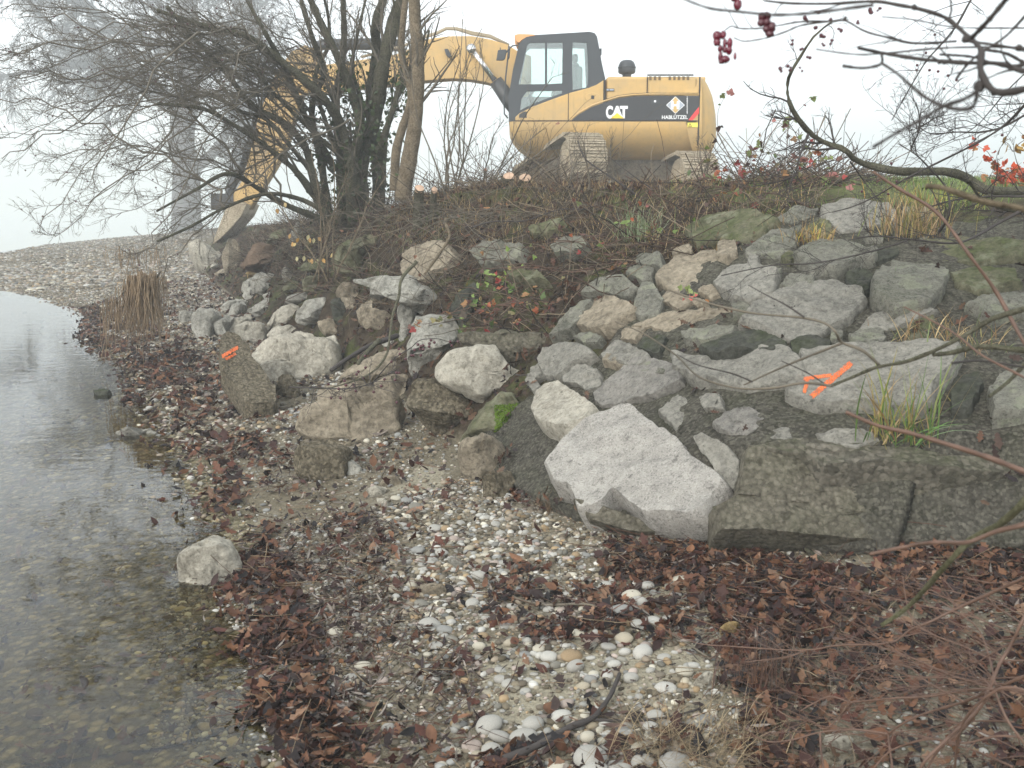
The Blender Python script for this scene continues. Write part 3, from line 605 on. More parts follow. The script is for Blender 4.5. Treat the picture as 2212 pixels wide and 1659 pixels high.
# loose stones
LOOSE = [
 ('cream', 'R4', 'loose', .1, .5, 'small pale stone just shoreward of the blocky pale stone', [420,600,470,560,540,575,550,620,470,640]),
 ('tan', 'R4', 'loose', .1, .5, 'tan stone peeping out between pale blocks above the leafy hollow', [1060,470,1150,450,1210,490,1190,540,1100,530]),
 ('grey', 'R4', 'loose', .1, .5, 'grey slab tilted behind the layered rock with split ridges', [700,290,800,265,850,290,820,325,720,330]),
 ('grey', 'R4', 'loose', .1, .4, 'pale stone wedged between the narrow on-edge slab and the big grey boulder', [420,380,480,335,560,320,600,335,520,365,450,400]),
 ('grey', 'R4', 'loose', .1, .4, 'light grey stone highest up beside the narrow on-edge slab', [560,250,620,180,650,190,640,225,590,280]),
 ('mossy', 'R4', 'loose', .12, .5, 'mossy stone behind the flat light slab', [830,240,900,200,960,230,940,280,860,300]),
 ('tan', 'R4', 'loose', .12, .5, 'tan stone filling the gap left of the wide tan ledge', [1180,270,1260,220,1330,230,1320,300,1240,300]),
 ('grey', 'R4', 'loose', .1, .5, 'grey stone under the crooked lichened branch', [1490,600,1560,575,1610,600,1600,650,1520,660]),
 ('cream', 'R4', 'loose', .08, .5, 'small whitish stone at the foot of the long pale block', [600,740,640,720,680,745,670,790,620,785]),
 ('tan', 'RG', 'loose', .12, .5, 'flat tan stone in the leaf litter below the ochre stone', [260,860,330,820,420,815,400,850,300,880]),
 ('grey', 'RG', 'loose', .15, .5, 'grey stone tucked under the yellow leaves', [940,860,1010,830,1060,870,1030,920,960,910]),
 ('mossy', 'RG', 'loose', .15, .4, 'long green-stained ledge left of the big mossy boulder', [1120,820,1180,750,1330,740,1450,760,1400,820,1250,850]),
 ('cream', 'R5', 'slab', .10, .28, 'bright white cracked slab leaning out above the crumbling lump of concrete', [330,640,400,560,560,520,650,530,690,590,740,650,830,670,820,720,770,800,680,780,590,865,480,790,360,740,335,700]),
 ('tan', 'R5', 'loose', .22, .55, 'tall upright tan block standing left of the bright white slab', [190,420,220,360,330,355,420,370,460,440,440,540,390,600,340,640,310,700,240,700,190,710,175,600]),
 ('congl', 'R5', 'loose', .16, .5, 'brown lump of pebbly concrete underneath the bright white slab', [200,720,330,720,480,800,560,860,540,930,440,990,330,1030,230,940,160,850]),
 ('mossy', 'R5', 'loose', .14, .5, 'dark leaning stone with green moss behind the square tan block', [440,1120,520,960,600,860,690,790,760,800,810,870,760,950,720,1080,650,1060,560,1040]),
 ('tan', 'R5', 'loose', .18, .5, 'square tan block tipped on its corner in front of the mossy stone', [450,1140,590,1010,620,1030,700,1090,755,1160,670,1240,600,1260,560,1290,500,1250,450,1180]),
 ('congl', 'R5', 'loose', .10, .5, 'small brown lump of conglomerate below the tipped square block', [590,1280,650,1240,740,1220,780,1290,740,1350,680,1385,590,1370]),
 ('concrete', 'R5', 'loose', .06, .5, 'flat grey-brown shelf of concrete under the red-leaved bramble', [450,460,700,450,960,470,950,560,900,600,850,650,760,655,690,580,650,540,480,540]),
 ('dark', 'RF', 'loose', .12, .4, 'dark grey upright stone left of the red-leaved bramble', [250,970,290,900,390,830,440,880,420,950,380,1020,320,1110,280,1040]),
 ('mossy', 'RG', 'loose', .25, .3, 'large slanting green mossy boulder below the many-stemmed bush', [1460,700,1620,560,1800,480,1900,500,1880,560,1760,740,1740,840,1600,830,1500,800]),
 ('mossy', 'RG', 'loose', .12, .6, 'squarish lichen-stained block left below the big mossy boulder', [1150,930,1200,890,1330,870,1330,990,1270,1030,1170,1030]),
 ('grey', 'RG', 'loose', .08, .3, 'flat pale slab lying just below the squarish lichened block', [980,1140,1080,1070,1250,1040,1240,1090,1100,1170,1040,1170]),
 ('grey', 'RG', 'loose', .10, .5, 'broken grey stone wedged under the big tan ledge', [1840,1100,1840,1000,1920,980,2080,1040,2030,1090,1990,1130,1860,1120]),
 ('tan', 'RF', 'wall', .12, .4, 'wide tan stone half buried below the pale debarked stick', [0,690,100,640,260,640,330,700,200,800,140,850,40,870,0,840]),
 ('weathered', 'RF', 'wall', .09, .4, 'weathered stone half covered by leaves right of the debarked stick', [400,700,450,650,560,620,700,630,690,700,560,740,460,760]),
 ('mossy', 'RF', 'wall', .08, .4, 'greenish buried stone just above the red-leaved bramble', [590,800,680,790,800,800,850,850,760,870,650,850]),
 ('weathered', 'RF', 'wall', .08, .4, 'mossy stone half sunk in the leafy bank below the tree stumps', [860,640,960,590,1060,600,1080,650,980,700,890,700]),
 ('mossy', 'RF', 'wall', .08, .4, 'small mossy stone on the bank left of the green grass tuft', [720,540,800,500,930,490,960,540,850,570,750,580]),
 ('tan', 'R4', 'loose', .26, .62, 'broad flat-topped brown block lying on leaves with its front undercut', [950,1150,1020,1060,1100,950,1150,910,1260,920,1330,960,1400,950,1500,950,1590,980,1610,1040,1570,1170,1450,1230,1330,1245,1150,1220,1000,1190]),
 ('congl', 'R4', 'loose', .16, .55, 'rough brown conglomerate lump on the gravel in front of the broad block', [915,1340,970,1270,1060,1255,1200,1270,1270,1330,1250,1400,1230,1490,1100,1520,960,1480,920,1420]),
 ('grey', 'R4', 'loose', .05, .5, 'thin pointed grey slab leaning on the rough brown lump', [1230,1460,1270,1370,1340,1420,1365,1480,1280,1490]),
 ('cream', 'R4', 'loose', .2, .5, 'long pale block lying left of the wedge-shaped white stone', [635,690,680,630,800,610,850,580,930,535,1010,570,1000,640,880,720,720,755,640,740]),
 ('cream', 'R4', 'loose', .22, .6, 'wedge-shaped white-topped stone with a brown front face', [910,700,960,640,1070,600,1165,570,1195,640,1210,690,1180,760,1000,840,920,830,905,750]),
 ('cream', 'R4', 'loose', .12, .5, 'small pale angular stone in front of the white-topped wedge', [680,790,760,730,850,712,900,760,925,830,860,820,820,870,740,840]),
 ('congl', 'R4', 'loose', .1, .5, 'brown stone in the leaves right of the orange-marked concrete post', [790,940,810,830,890,820,935,900,920,960,830,985]),
 ('cream', 'R4', 'loose', .12, .5, 'pale stone with a hollow front behind the long pale block', [740,560,760,510,860,490,940,530,880,570,800,600,740,600]),
 ('cream', 'R4', 'loose', .14, .4, 'smooth pale slab resting against the dark rounded boulder', [735,490,790,400,880,350,930,380,900,460,850,500,760,510,730,540]),
 ('grey', 'R4', 'loose', .2, .5, 'dark rounded boulder overhanging the leafy hollow', [925,400,990,340,1100,315,1160,380,1150,440,1060,470,970,490,930,460]),
 ('cream', 'R4', 'loose', .14, .6, 'blocky pale stone between the thin slabs and the hollow-fronted one', [525,520,590,465,690,480,720,530,690,600,600,600,540,560]),
 ('cream', 'R4', 'loose', .08, .4, 'long thin pale slab second in the row of tilted slabs', [445,510,600,420,630,440,540,520,480,550]),
 ('grey', 'R4', 'loose', .09, .5, 'short tilted slab at the shore end of the row of slabs', [365,490,470,420,500,450,450,510,470,560,400,550]),
 ('grey', 'R4', 'loose', .18, .6, 'big grey boulder with a tan base at the shore end of the heap', [235,480,270,390,360,380,430,430,370,500,350,560,280,580,240,530]),
 ('grey', 'R4', 'loose', .12, .5, 'small light grey stone lying nearest the water in the heap', [145,440,180,400,255,410,235,460,170,475]),
 ('grey', 'R4', 'loose', .12, .5, 'layered grey rock with split ridges behind the thin slabs', [595,390,700,330,830,310,850,360,760,410,660,430]),
 ('grey', 'R4', 'loose', .1, .5, 'slanting grey stone between the layered rock and the big grey boulder', [480,400,500,350,570,340,590,370,520,430,480,440]),
 ('grey', 'R4', 'loose', .1, .4, 'narrow pale slab standing on edge at the back of the heap', [565,290,640,220,680,215,670,300,600,330]),
 ('grey', 'R4', 'loose', .08, .4, 'flat light slab above the smooth pale slab', [850,330,870,300,1020,270,1000,310,900,355]),
 ('grey', 'R4', 'loose', .12, .4, 'bluish grey split rock topmost on the far heap', [620,190,660,150,740,150,800,180,780,240,700,290,640,270]),
 ('dark', 'R4', 'loose', .1, .5, 'dark upright stone right of the dark rounded boulder', [1150,320,1220,310,1250,400,1230,480,1170,450]),
 ('tan', 'R4', 'loose', .08, .5, 'small tan sliver of stone above the dark upright stone', [1215,300,1310,330,1330,370,1260,370]),
 ('tan', 'R4', 'loose', .12, .5, 'tan notched stone behind the leafy hollow', [1340,360,1430,335,1420,420,1550,430,1590,490,1480,510,1390,500,1340,460]),
 ('grey', 'R4', 'loose', .14, .5, 'grey leaning slab left of the tall upright tan block', [1590,400,1640,310,1740,310,1720,420,1680,500,1640,580,1600,560,1620,480]),
 ('tan', 'R4', 'loose', .16, .4, 'tan rock crossed by the cut grey branches', [1220,830,1290,760,1480,680,1560,660,1640,660,1600,780,1420,880,1200,890]),
 ('tan', 'R4', 'loose', .12, .5, 'brown angular stone behind the broad flat-topped block', [1440,900,1560,820,1660,830,1620,960,1560,970,1440,930]),
 ('grey', 'R4', 'loose', .08, .5, 'small grey stone sticking out under the wide tan ledge', [1430,260,1540,250,1590,290,1520,330,1430,320]),
 ('tan', 'R4', 'loose', .2, .4, 'wide tan ledge of rock above the tall upright block', [1300,200,1500,180,1650,170,1800,270,1910,340,1880,400,1740,420,1600,330,1450,260]),
 ('cream', 'RG', 'loose', .5, .5, 'white boulder on the far rubble heap beside the excavator bucket', [10,640,230,610,330,650,320,740,200,790,60,760]),
 ('dark', 'RG', 'loose', .3, .5, 'dark low stone in front of the white boulder', [130,800,220,785,235,840,140,845]),
 ('cream', 'RG', 'loose', .2, .5, 'small round white stone between white and tan boulders', [225,790,250,755,285,765,290,800,240,812]),
 ('tan', 'RG', 'loose', .5, .5, 'tan boulder with white chip marks on the far rubble heap', [340,700,400,620,490,640,540,740,480,800,370,800]),
 ('brown', 'RG', 'loose', .7, .5, 'big earth-brown boulder below the excavator bucket', [520,790,600,690,680,560,760,590,900,700,860,830,740,850,620,820]),
 ('grey', 'RG', 'loose', .3, .5, 'rounded grey boulder half hidden by yellow leaves and twigs', [1010,500,1080,440,1150,440,1210,490,1110,560]),
 ('dark', 'RG', 'loose', .3, .5, 'dark wet stone left of the earth-brown boulder', [370,600,420,530,490,550,520,600,450,640]),
 ('ochre', 'RG', 'loose', .25, .5, 'ochre yellow stone at the foot of the earth-brown boulder', [580,850,740,790,750,840,650,900,620,930]),
 ('mossy', 'RG', 'loose', .3, .5, 'green-topped boulder right of the excavator bucket', [790,560,840,450,960,410,1000,470,960,540,860,580]),
 ('cream', 'RW', 'loose', .14, .45, 'rounded cream boulder standing in the shallow water at the edge', [1000,500,1080,420,1190,360,1290,400,1345,490,1330,600,1230,655,1100,640,1000,615]),
 ('cream', 'RR', 'wall', .05, .5, 'small pointed white stone lying on the concrete footing ledge', [935,300,970,240,1060,290,1050,320,960,325]),
 ('cream', 'RP', 'loose', .05, .5, 'white angular stone on the gravel beside a rounded tan one', [280,120,340,80,410,100,380,150,310,160]),
 ('tan', 'RP', 'loose', .05, .5, 'rounded tan stone on the gravel behind the white angular one', [370,70,410,30,480,35,495,85,440,95]),
 ('cream', 'RP', 'loose', .04, .5, 'oblong pale stone lying just in front of the white angular one', [350,160,390,150,430,200,410,222,375,210]),
 ('tan', 'RP', 'loose', .05, .5, 'wide pale tan cobble in the middle of the pebble bed', [590,640,640,628,720,632,752,680,700,710,620,700]),
 ('grey', 'RP', 'loose', .04, .5, 'angular bluish grey stone in the middle of the pebble bed', [745,490,790,478,850,520,830,550,770,555]),
 ('grey', 'RL', 'loose', .12, .5, 'flat tan stone lying just under the shallow water', [720,1430,860,1385,1000,1385,1050,1420,980,1465,760,1470]),
 ('cream', 'RR', 'loose', .05, .5, 'white stone sticking out of the leaves behind the twigs at the bottom', [920,1480,1000,1465,1080,1490,1085,1560,1010,1590,940,1550]),
 ('cream', 'RR', 'loose', .05, .5, 'pale grey pointed stone at the edge of the sand patch', [195,1180,280,1115,330,1165,300,1215,220,1215]),
 ('ochre', 'RR', 'loose', .06, .5, 'yellowish round cobble with a dead leaf on it', [340,880,400,850,460,870,455,930,390,935,345,910]),
]
loose_objs = []
for mt, rg, md, H, rdg, lab, pl in LOOSE:
    poly = px(rg, *pl)
    if rg in ('R4', 'R5') and mt == 'grey': mt = 'pale'
    if 'tall upright' in lab or 'wide tan ledge' in lab: mt = 'pale' if 'tall' in lab else 'tan'
    if rg in ('R4', 'RG'): poly = poly.mean(0) + (poly - poly.mean(0)) * 1.08
    if md == 'wall': o = stone('rock', poly, mt, 'wall', H=H, ridge=0, depth=.2, rough=.06, p=9)
    elif md == 'slab': o = stone('rock', poly, mt, 'loose', H=H, ridge=.2, depth=.12, rough=.04, p=8, n=(-.05, -.5, .86), top=.8)
    else: o = stone('rock', poly, mt, 'loose', H=H * 1.0, ridge=rdg, depth=max(.08, H * .6), rough=.05, top=.12, p=9, n=(RS(len(lab)).uniform(-.12, .12), -.66, .75), M_=96)
    tag(o, lab, 'rock'); loose_objs.append(o)
# bright moss growing on the leaning stone
ml = loose_objs[[i for i, x in enumerate(LOOSE) if 'dark leaning' in x[5]][0]]; bvm = bvh_of(ml); r = RS(61); zp = px('R5', 655,860, 800,850, 790,900, 740,1000, 725,1075, 650,1060, 660,960); mp_ = []
while len(mp_) < 900:
    c = zp.min(0) + r.rand(2) * np.ptp(zp, axis=0)
    if not inpoly(c[None], zp)[0]: continue
    h, nn = cast(c[0], c[1], bvm); mp_.append((h, nn) if h is not None else (None, None))
mp_ = [m_ for m_ in mp_ if m_[0] is not None]
if mp_:
    Pm_ = A([m_[0] for m_ in mp_]); Nm_ = A([m_[1] for m_ in mp_]); icv = A([(1, 0, 0), (-1, 0, 0), (0, 1, 0), (0, -1, 0), (0, 0, 1), (0, 0, -1)]); icf = np.array([(0, 2, 4), (2, 1, 4), (1, 3, 4), (3, 0, 4), (2, 0, 5), (1, 2, 5), (3, 1, 5), (0, 3, 5)])
    V = (Pm_[:, None] + icv[None] * r.uniform(.003, .009, (len(Pm_), 1, 1))).reshape(-1, 3); Q = (icf[None] + (np.arange(len(Pm_)) * 6)[:, None, None]).reshape(-1, 3)
    make_mesh('moss', V, Q, simple('bright_moss', (.1, .16, .02), .95, var=.5, scale=60, spec=.1), ml)
# old concrete post with an orange mark, a stone in the water
post = stone('concrete_post', px('R4', 415,640,470,612,540,625,600,680,640,760,720,880,795,980,790,1080,640,1125,580,1090,510,960,420,860,408,740), 'congl', 'post', H=.12, ridge=0, depth=.1, rough=.03, p=8, n=(0.1, -.35, .93), M_=130)
tag(post, 'long fallen post of rough concrete with a small orange paint mark', 'concrete post')
strokes(post, [('R4', (432, 700), (535, 638), 8), ('R4', (455, 718), (520, 680), 6)], post)
P_ = atz(150, 852, .0)
o = stone('rock', px('RL', 620,1155,660,1125,700,1122,738,1145,715,1180,650,1188), 'dark', 'fix', H=.05, ridge=.4, depth=.1, rough=.06, n=(0, -.5, .86), P0=atz(228, 855, -.01))
tag(o, 'small dark stone poking out of the calm water', 'rock')
# ------------------------------------------------------------------ excavator
YM_ = M('yellow_paint'); n_ = YM_.ramp(YM_.noise(1.3, 9, .7), [(.42, (.5, .34, .15)), (.6, (.6, .385, .14))]); n_ = YM_.mix(YM_.ramp(YM_.noise(9, 9, .8), [(.56, 0.), (.72, .45)]), n_, (.3, .21, .11)); st_ = YM_.n.new('ShaderNodeMapping'); st_.inputs['Scale'].default_value = (9, 9, .7); YM_.L(YM_.co, st_.inputs[0]); sn_ = YM_.n.new('ShaderNodeTexNoise'); sn_.inputs['Scale'].default_value = 2; sn_.inputs['Detail'].default_value = 6; YM_.L(st_.outputs[0], sn_.inputs[0]); n_ = YM_.mix(YM_.ramp(sn_.outputs[0], [(.55, 0.), (.75, .4)]), n_, (.33, .23, .12)); YM_.color(n_); YM_.set(Roughness=.55); YEL = YM_.m
YEM = M('muddy_yellow_paint'); YEM.color(YEM.mix(YEM.ramp(YEM.noise(2.5, 8, .7), [(.45, 0.), (.65, .8)]), (.5, .33, .13), (.22, .17, .11))); YEM.set(Roughness=.6); YEM = YEM.m
MUD = rockmat('dried_mud', (.28, .225, .15), (.52, .44, .32), scale=4, crack=.3)
DGR = simple('dark_grey_plastic', (.045, .05, .055), .5)
BLK = simple('black_decal', (.03, .03, .032), .4)
DRK = simple('dark_seam', (.03, .02, .012), .8)
STL = simple('greasy_black_steel', (.05, .05, .05), .45, metal=.3)
CHR = simple('chrome_rod', (.8, .8, .8), .2, metal=1)
WHT = simple('white_lettering', (.85, .85, .85), .5)
GOLD = simple('gold_lettering', (.62, .42, .16), .5); CATY = simple('yellow_triangle', (.9, .6, .03), .5); REDP = simple('red_stripe', (.75, .05, .05), .5)
GREYL = simple('grey_lettering', (.4, .44, .5), .5); BRN = simple('brown_lettering', (.12, .07, .02), .6); LBL = simple('lemon_sticker', (.85, .72, .1), .5)
CLO = simple('seat_cloth', (.2, .21, .2), .8); VIS = simple('visor_orange', (.75, .36, .14), .5)
gm = M('cab_glass'); gm.n.remove(gm.b); t_ = gm.n.new('ShaderNodeBsdfTransparent'); t_.inputs[0].default_value = (.78, .9, .87, 1)
g_ = gm.n.new('ShaderNodeBsdfGlossy'); g_.inputs['Roughness'].default_value = .03; x_ = gm.n.new('ShaderNodeMixShader'); x_.inputs[0].default_value = .16
gm.L(t_.outputs[0], x_.inputs[1]); gm.L(g_.outputs[0], x_.inputs[2]); gm.L(x_.outputs[0], gm.n['Material Output'].inputs[0]); GLS = gm.m
YB = 22.5                                       # distance of the machine's left side
def X2(reg, y, *p):
    r_ = []
    for u, v in px(reg, *p):
        q = at(u, v, y); r_.append((q[0], q[2]))
    return r_
exc = empty('excavator', 'yellow tracked excavator with black side stripe standing on top of the bank', 'excavator')
exc.location = (2.6, 24, 2.1)
def fin(o): o.matrix_parent_inverse = Matrix.Translation(-Vector(exc.location)); return o
def eb(mb, name, mat, parent=None, **k):
    o = mb.build(name, mat, None, **k); o.parent = parent or exc
    if parent is None: fin(o)
    return o
def plate(name, outer, holes, y0, y1, mat, parent=None, bevel=0):
    cu = bpy.data.curves.new('c', 'CURVE'); cu.dimensions = '2D'; cu.fill_mode = 'BOTH'; cu.extrude = (y1 - y0) / 2
    for P in [outer] + holes:
        sp = cu.splines.new('POLY'); sp.points.add(len(P) - 1); sp.use_cyclic_u = True
        for k, (x, z) in enumerate(P): sp.points[k].co = (x, z, 0, 1)
    if bevel: cu.bevel_depth = bevel; cu.offset = -bevel
    o = bpy.data.objects.new('t', cu); COL.objects.link(o); dg = bpy.context.evaluated_depsgraph_get(); dg.update()
    me = bpy.data.meshes.new_from_object(o.evaluated_get(dg)); me.name = name
    COL.objects.unlink(o); bpy.data.objects.remove(o); bpy.data.curves.remove(cu)
    me.transform(Matrix(((1, 0, 0, 0), (0, 0, 1, (y0 + y1) / 2), (0, 1, 0, 0), (0, 0, 0, 1)))); me.flip_normals(); me.materials.clear(); me.materials.append(mat)
    o = bpy.data.objects.new(name, me); COL.objects.link(o); o.parent = parent or exc
    if parent is None: fin(o)
    return o
def word(name, txt, x0, x1, z0, z1, y, mat, parent, bold=0, shear=0):
    cu = bpy.data.curves.new('t', 'FONT'); cu.body = txt; cu.offset = bold; cu.shear = shear; cu.extrude = .004
    o = bpy.data.objects.new('t', cu); COL.objects.link(o); dg = bpy.context.evaluated_depsgraph_get(); dg.update()
    me = bpy.data.meshes.new_from_object(o.evaluated_get(dg)); me.name = name; COL.objects.unlink(o); bpy.data.objects.remove(o)
    c = np.array([v.co[:] for v in me.vertices]); a, b = c.min(0), c.max(0)
    n_ = (c - a) / (b - a + 1e-9)
    for v, q in zip(me.vertices, n_): v.co = (x0 + (x1 - x0) * q[0], y - .006 * q[2], z0 + (z1 - z0) * q[1])
    me.materials.append(mat); o = bpy.data.objects.new(name, me); COL.objects.link(o); o.parent = parent; return o
# cab lower side and engine house: one side skin with depth behind it
yb1 = YB + 2.65
hood = X2('R1', YB, 1057,475, 1380,470, 1790,475, 1790,825, 1057,825)
hx0, hx1 = hood[0][0], hood[2][0]; hz1 = hood[0][1]; hz0 = hood[3][1]
mb = MB(); mb.box((hx0 + .02, YB, hz0 + .02), (hx1 - .03, yb1, hz1)); body = eb(mb, 'engine_house', YEL, bevel=.07)
plate('cab_side_panel', X2('R1', YB, 350,822, 350,795, 385,765, 490,712, 650,652, 780,605, 930,565, 990,540, 1043,505, 1043,822), [], YB - .01, YB + .95, YEL, bevel=.015)
# skirt and belly: stacked plan outlines
def stack(name, rows, mat, nose=0, tail=.5):
    V, Fc = [], []; N = 44
    for (z, xa, xb, inset, rt) in rows:
        ya, ye = YB - .02 + inset, yb1 + .02 - inset; ring = []
        r1 = max(.03, nose); r2 = rt
        for (cx, cy_, r_, a0) in ((xa + r1, ya + r1, r1, 180), (xb - r2, ya + r2, r2, 270), (xb - r2, ye - r2, r2, 0), (xa + r1, ye - r1, r1, 90)):
            for k in range(N // 4):
                a = math.radians(a0 + 90 * k / (N // 4 - 1)); ring.append((cx + r_ * math.cos(a), cy_ + r_ * math.sin(a), z))
        V += ring
    n = len(V) // len(rows)
    for i in range(len(rows) - 1):
        for k in range(n): Fc.append((i * n + k, i * n + (k + 1) % n, (i + 1) * n + (k + 1) % n, (i + 1) * n + k))
    Fc += [tuple(range(n))[::-1], tuple(range((len(rows) - 1) * n, len(rows) * n))]
    o = make_mesh(name, V, Fc, mat, None, True); o.parent = exc; fin(o)
    m = o.modifiers.new('e', 'EDGE_SPLIT'); m.split_angle = 1.0
    return o
def zx(u, v): return X2('R1', YB, u, v)[0]
def srow(v, ul, ur, inset, rt):
    a, b = zx(ul, v), zx(ur, v); return (a[1], a[0], b[0], inset, rt)
stack('lower_skirt', [srow(1130, 600, 1788, .8, .05), srow(1090, 480, 1788, .5, .05), srow(1020, 385, 1788, .25, .05), srow(960, 340, 1788, .1, .05), srow(900, 308, 1788, .03, .05), srow(860, 303, 1788, 0, .05), srow(829, 303, 1788, 0, .05)], YEL, nose=.12)
stack('counterweight', [srow(1125, 1800, 1860, .5, .2), srow(1110, 1800, 1895, .38, .3), srow(1070, 1800, 1925, .25, .45), srow(1010, 1800, 1955, .12, .6), srow(940, 1800, 1970, .04, .7), srow(860, 1800, 1972, 0, .75), srow(760, 1800, 1968, 0, .75), srow(660, 1800, 1950, 0, .72), srow(610, 1800, 1938, .0, .7), srow(560, 1800, 1915, .03, .62), srow(520, 1800, 1895, .07, .55), srow(480, 1800, 1862, .12, .4), srow(472, 1800, 1850, .16, .36)], YEL)
mb = MB(); a, b = zx(1803, 480), zx(1866, 463); mb.box((a[0], YB + .35, a[1] - .05), (b[0], YB + .6, b[1])); eb(mb, 'lifting_eye', YEL, bevel=.02)
# black side stripe with lettering
yD = YB - .022
dec = plate('side_stripe', X2('R1', YB, 792,820, 850,772, 950,716, 1050,680, 1160,648, 1280,632, 1385,629, 1788,629, 1788,712, 1703,820), [], yD - .006, yD, BLK)
plate('red_stripe', X2('R1', YB, 1703,820, 1788,712, 1788,765, 1738,820), [], yD - .006, yD, REDP, dec).location = (0, 0, 0)
for o in (dec,): pass
zt = lambda u, v: X2('RX', YB, u, v)[0]
def wbox(txt, u0, v0, u1, v1, mat, par, name='lettering', bold=0, shear=0, dy=.008):
    a, b = zt(u0, v0), zt(u1, v1); return word(name, txt, a[0], b[0], b[1], a[1], yD - dy, mat, par, bold, shear)
wbox('C', 825, 918, 902, 1064, WHT, dec, bold=.05); wbox('A', 886, 920, 1018, 1062, WHT, dec, bold=.05); wbox('T', 982, 920, 1070, 1062, WHT, dec, bold=.05)
plate('yellow_triangle', X2('RX', YB, 880,1062, 950,1000, 1030,1062), [], yD - .024, yD - .015, CATY, dec)
wbox('HABLÜTZEL', 1460, 1018, 1752, 1070, WHT, dec, bold=.02)
plate('emblem', X2('RX', YB, 1613,812, 1720,912, 1613,1010, 1508,912), [], yD - .012, yD - .007, WHT, dec)
plate('emblem_side', X2('RX', YB, 1583,853, 1583,972, 1517,912), [], yD - .016, yD - .012, GREYL, dec)
plate('emblem_side', X2('RX', YB, 1645,853, 1645,972, 1711,912), [], yD - .016, yD - .012, GREYL, dec)
plate('emblem_arrow', X2('RX', YB, 1613,820, 1643,850, 1643,974, 1613,1002, 1586,974, 1586,850), [], yD - .016, yD - .012, GOLD, dec)
wbox('H', 1562, 868, 1656, 958, WHT, dec, name='emblem_letter', bold=.06, dy=.018)
mb = MB(); r = RS(3); v = 815
while v < 1010:
    a, b = zt(1742, v), zt(1752, v + 7); mb.box((a[0], yD - .012, b[1]), (b[0], yD - .007, a[1])); v += r.choice([9, 11, 14])
o = mb.build('small_print', WHT, dec)
mb = MB(); a, b = zt(1337, 850), zt(1424, 892); mb.box((a[0], yD - .014, b[1]), (b[0], yD - .007, a[1])); o = mb.build('door_latch', DGR, dec)
mb = MB(); a, b = zt(1370, 858), zt(1392, 880); mb.box((a[0], yD - .02, b[1]), (b[0], yD - .012, a[1])); mb.build('latch_button', CHR, dec)
wbox('SmartBoom', 34, 1015, 264, 1054, BRN, exc, bold=.02, shear=.25, dy=-.005).matrix_parent_inverse = Matrix.Translation(-Vector(exc.location))
mb = MB(); a, b = zt(828, 722), zt(918, 750); mb.box((a[0], yD, b[1]), (b[0], YB, a[1])); o = eb(mb, 'model_plate', DGR)
mb = MB()
for u0, u1 in ((834, 856), (866, 912)):
    a, b = zt(u0, 729), zt(u1, 744); mb.box((a[0], yD - .004, b[1]), (b[0], yD, a[1]))
mb.build('plate_print', GREYL, o)
mb = MB(); a, b = zt(1752, 1110), zt(1868, 1162); mb.box((a[0], yD - .004, b[1]), (b[0], YB, a[1])); o = eb(mb, 'warning_sticker', LBL)
plate('warning_triangle', X2('RX', YB, 1758,1157, 1779,1116, 1802,1157), [X2('RX', YB, 1766,1152, 1779,1127, 1793,1152)], yD - .01, yD - .004, BRN, o)
# seams, vents, contour lip
mb = MB()
def seam(u0, v0, u1, v1, w_=.018):
    a, b = zx(u0, v0), zx(u1, v1)
    if u0 == u1: mb.box((a[0] - w_ / 2, YB - .026, b[1]), (a[0] + w_ / 2, YB - .012, a[1]))
    else: mb.box((a[0], YB - .026, a[1] - w_ / 2), (b[0], YB - .012, a[1] + w_ / 2))
seam(1384, 478, 1384, 618); seam(1384, 632, 1384, 820, .008); seam(1048, 505, 1048, 822, .045); seam(766, 606, 766, 822); seam(350, 825, 1790, 825, .02); seam(1795, 480, 1795, 1010, .03); seam(1384, 466, 1745, 466, .03)
eb(mb, 'panel_seams', DRK)
lip = [(790, 812), (850, 760), (950, 705), (1050, 668), (1160, 634), (1280, 619), (1385, 615), (1790, 616)]
mb = MB(); mb.tube([at(*px('R1', *p)[0], YB - .02) for p in lip], .02, 6); eb(mb, 'contour_lip', YEL, smooth=True)
mb = MB(); mb.tube([at(*px('R1', p[0], p[1] - 7)[0], YB - .012) for p in lip], .012, 6); eb(mb, 'contour_shadow_groove', DRK, smooth=True)
VNT = simple('vent_dark', (.16, .1, .035), .8)
for u in (1330, 1382, 1434, 1551, 1603, 1655, 1707, 1758):
    mb = MB(); a, b = zt(u - 13, 583), zt(u + 13, 625); mb.box((a[0], YB - .012, b[1]), (b[0], YB - .001, a[1])); eb(mb, 'vent_slot', VNT)
mb = MB(); a = zx(955, 642); th = np.linspace(0, 2 * math.pi, 25)[:-1]
mb.prism([(a[0] + .16 * math.cos(t), a[1] + .1 * math.sin(t)) for t in th], YB - .03, YB - .005); o = eb(mb, 'fuel_cover', YEL, bevel=.01)
mb = MB(); mb.box((a[0] - .03, YB - .045, a[1] - .03), (a[0] + .03, YB - .03, a[1] + .04)); mb.build('cover_lock', BLK, o)
mb = MB(); a, b = zx(728, 670), zx(764, 742)
for q in (((a[0], a[1] - .012), (b[0], a[1])), ((a[0], b[1]), (b[0], b[1] + .012)), ((a[0], b[1]), (a[0] + .012, a[1]))):
    mb.box((q[0][0], YB - .02, q[0][1]), (q[1][0], YB - .005, q[1][1]))
eb(mb, 'hinge_outline', DRK)
plate('step_recess', X2('R1', YB, 378,800, 380,775, 415,752, 440,752, 440,802), [], YB - .03, YB - .012, BLK)
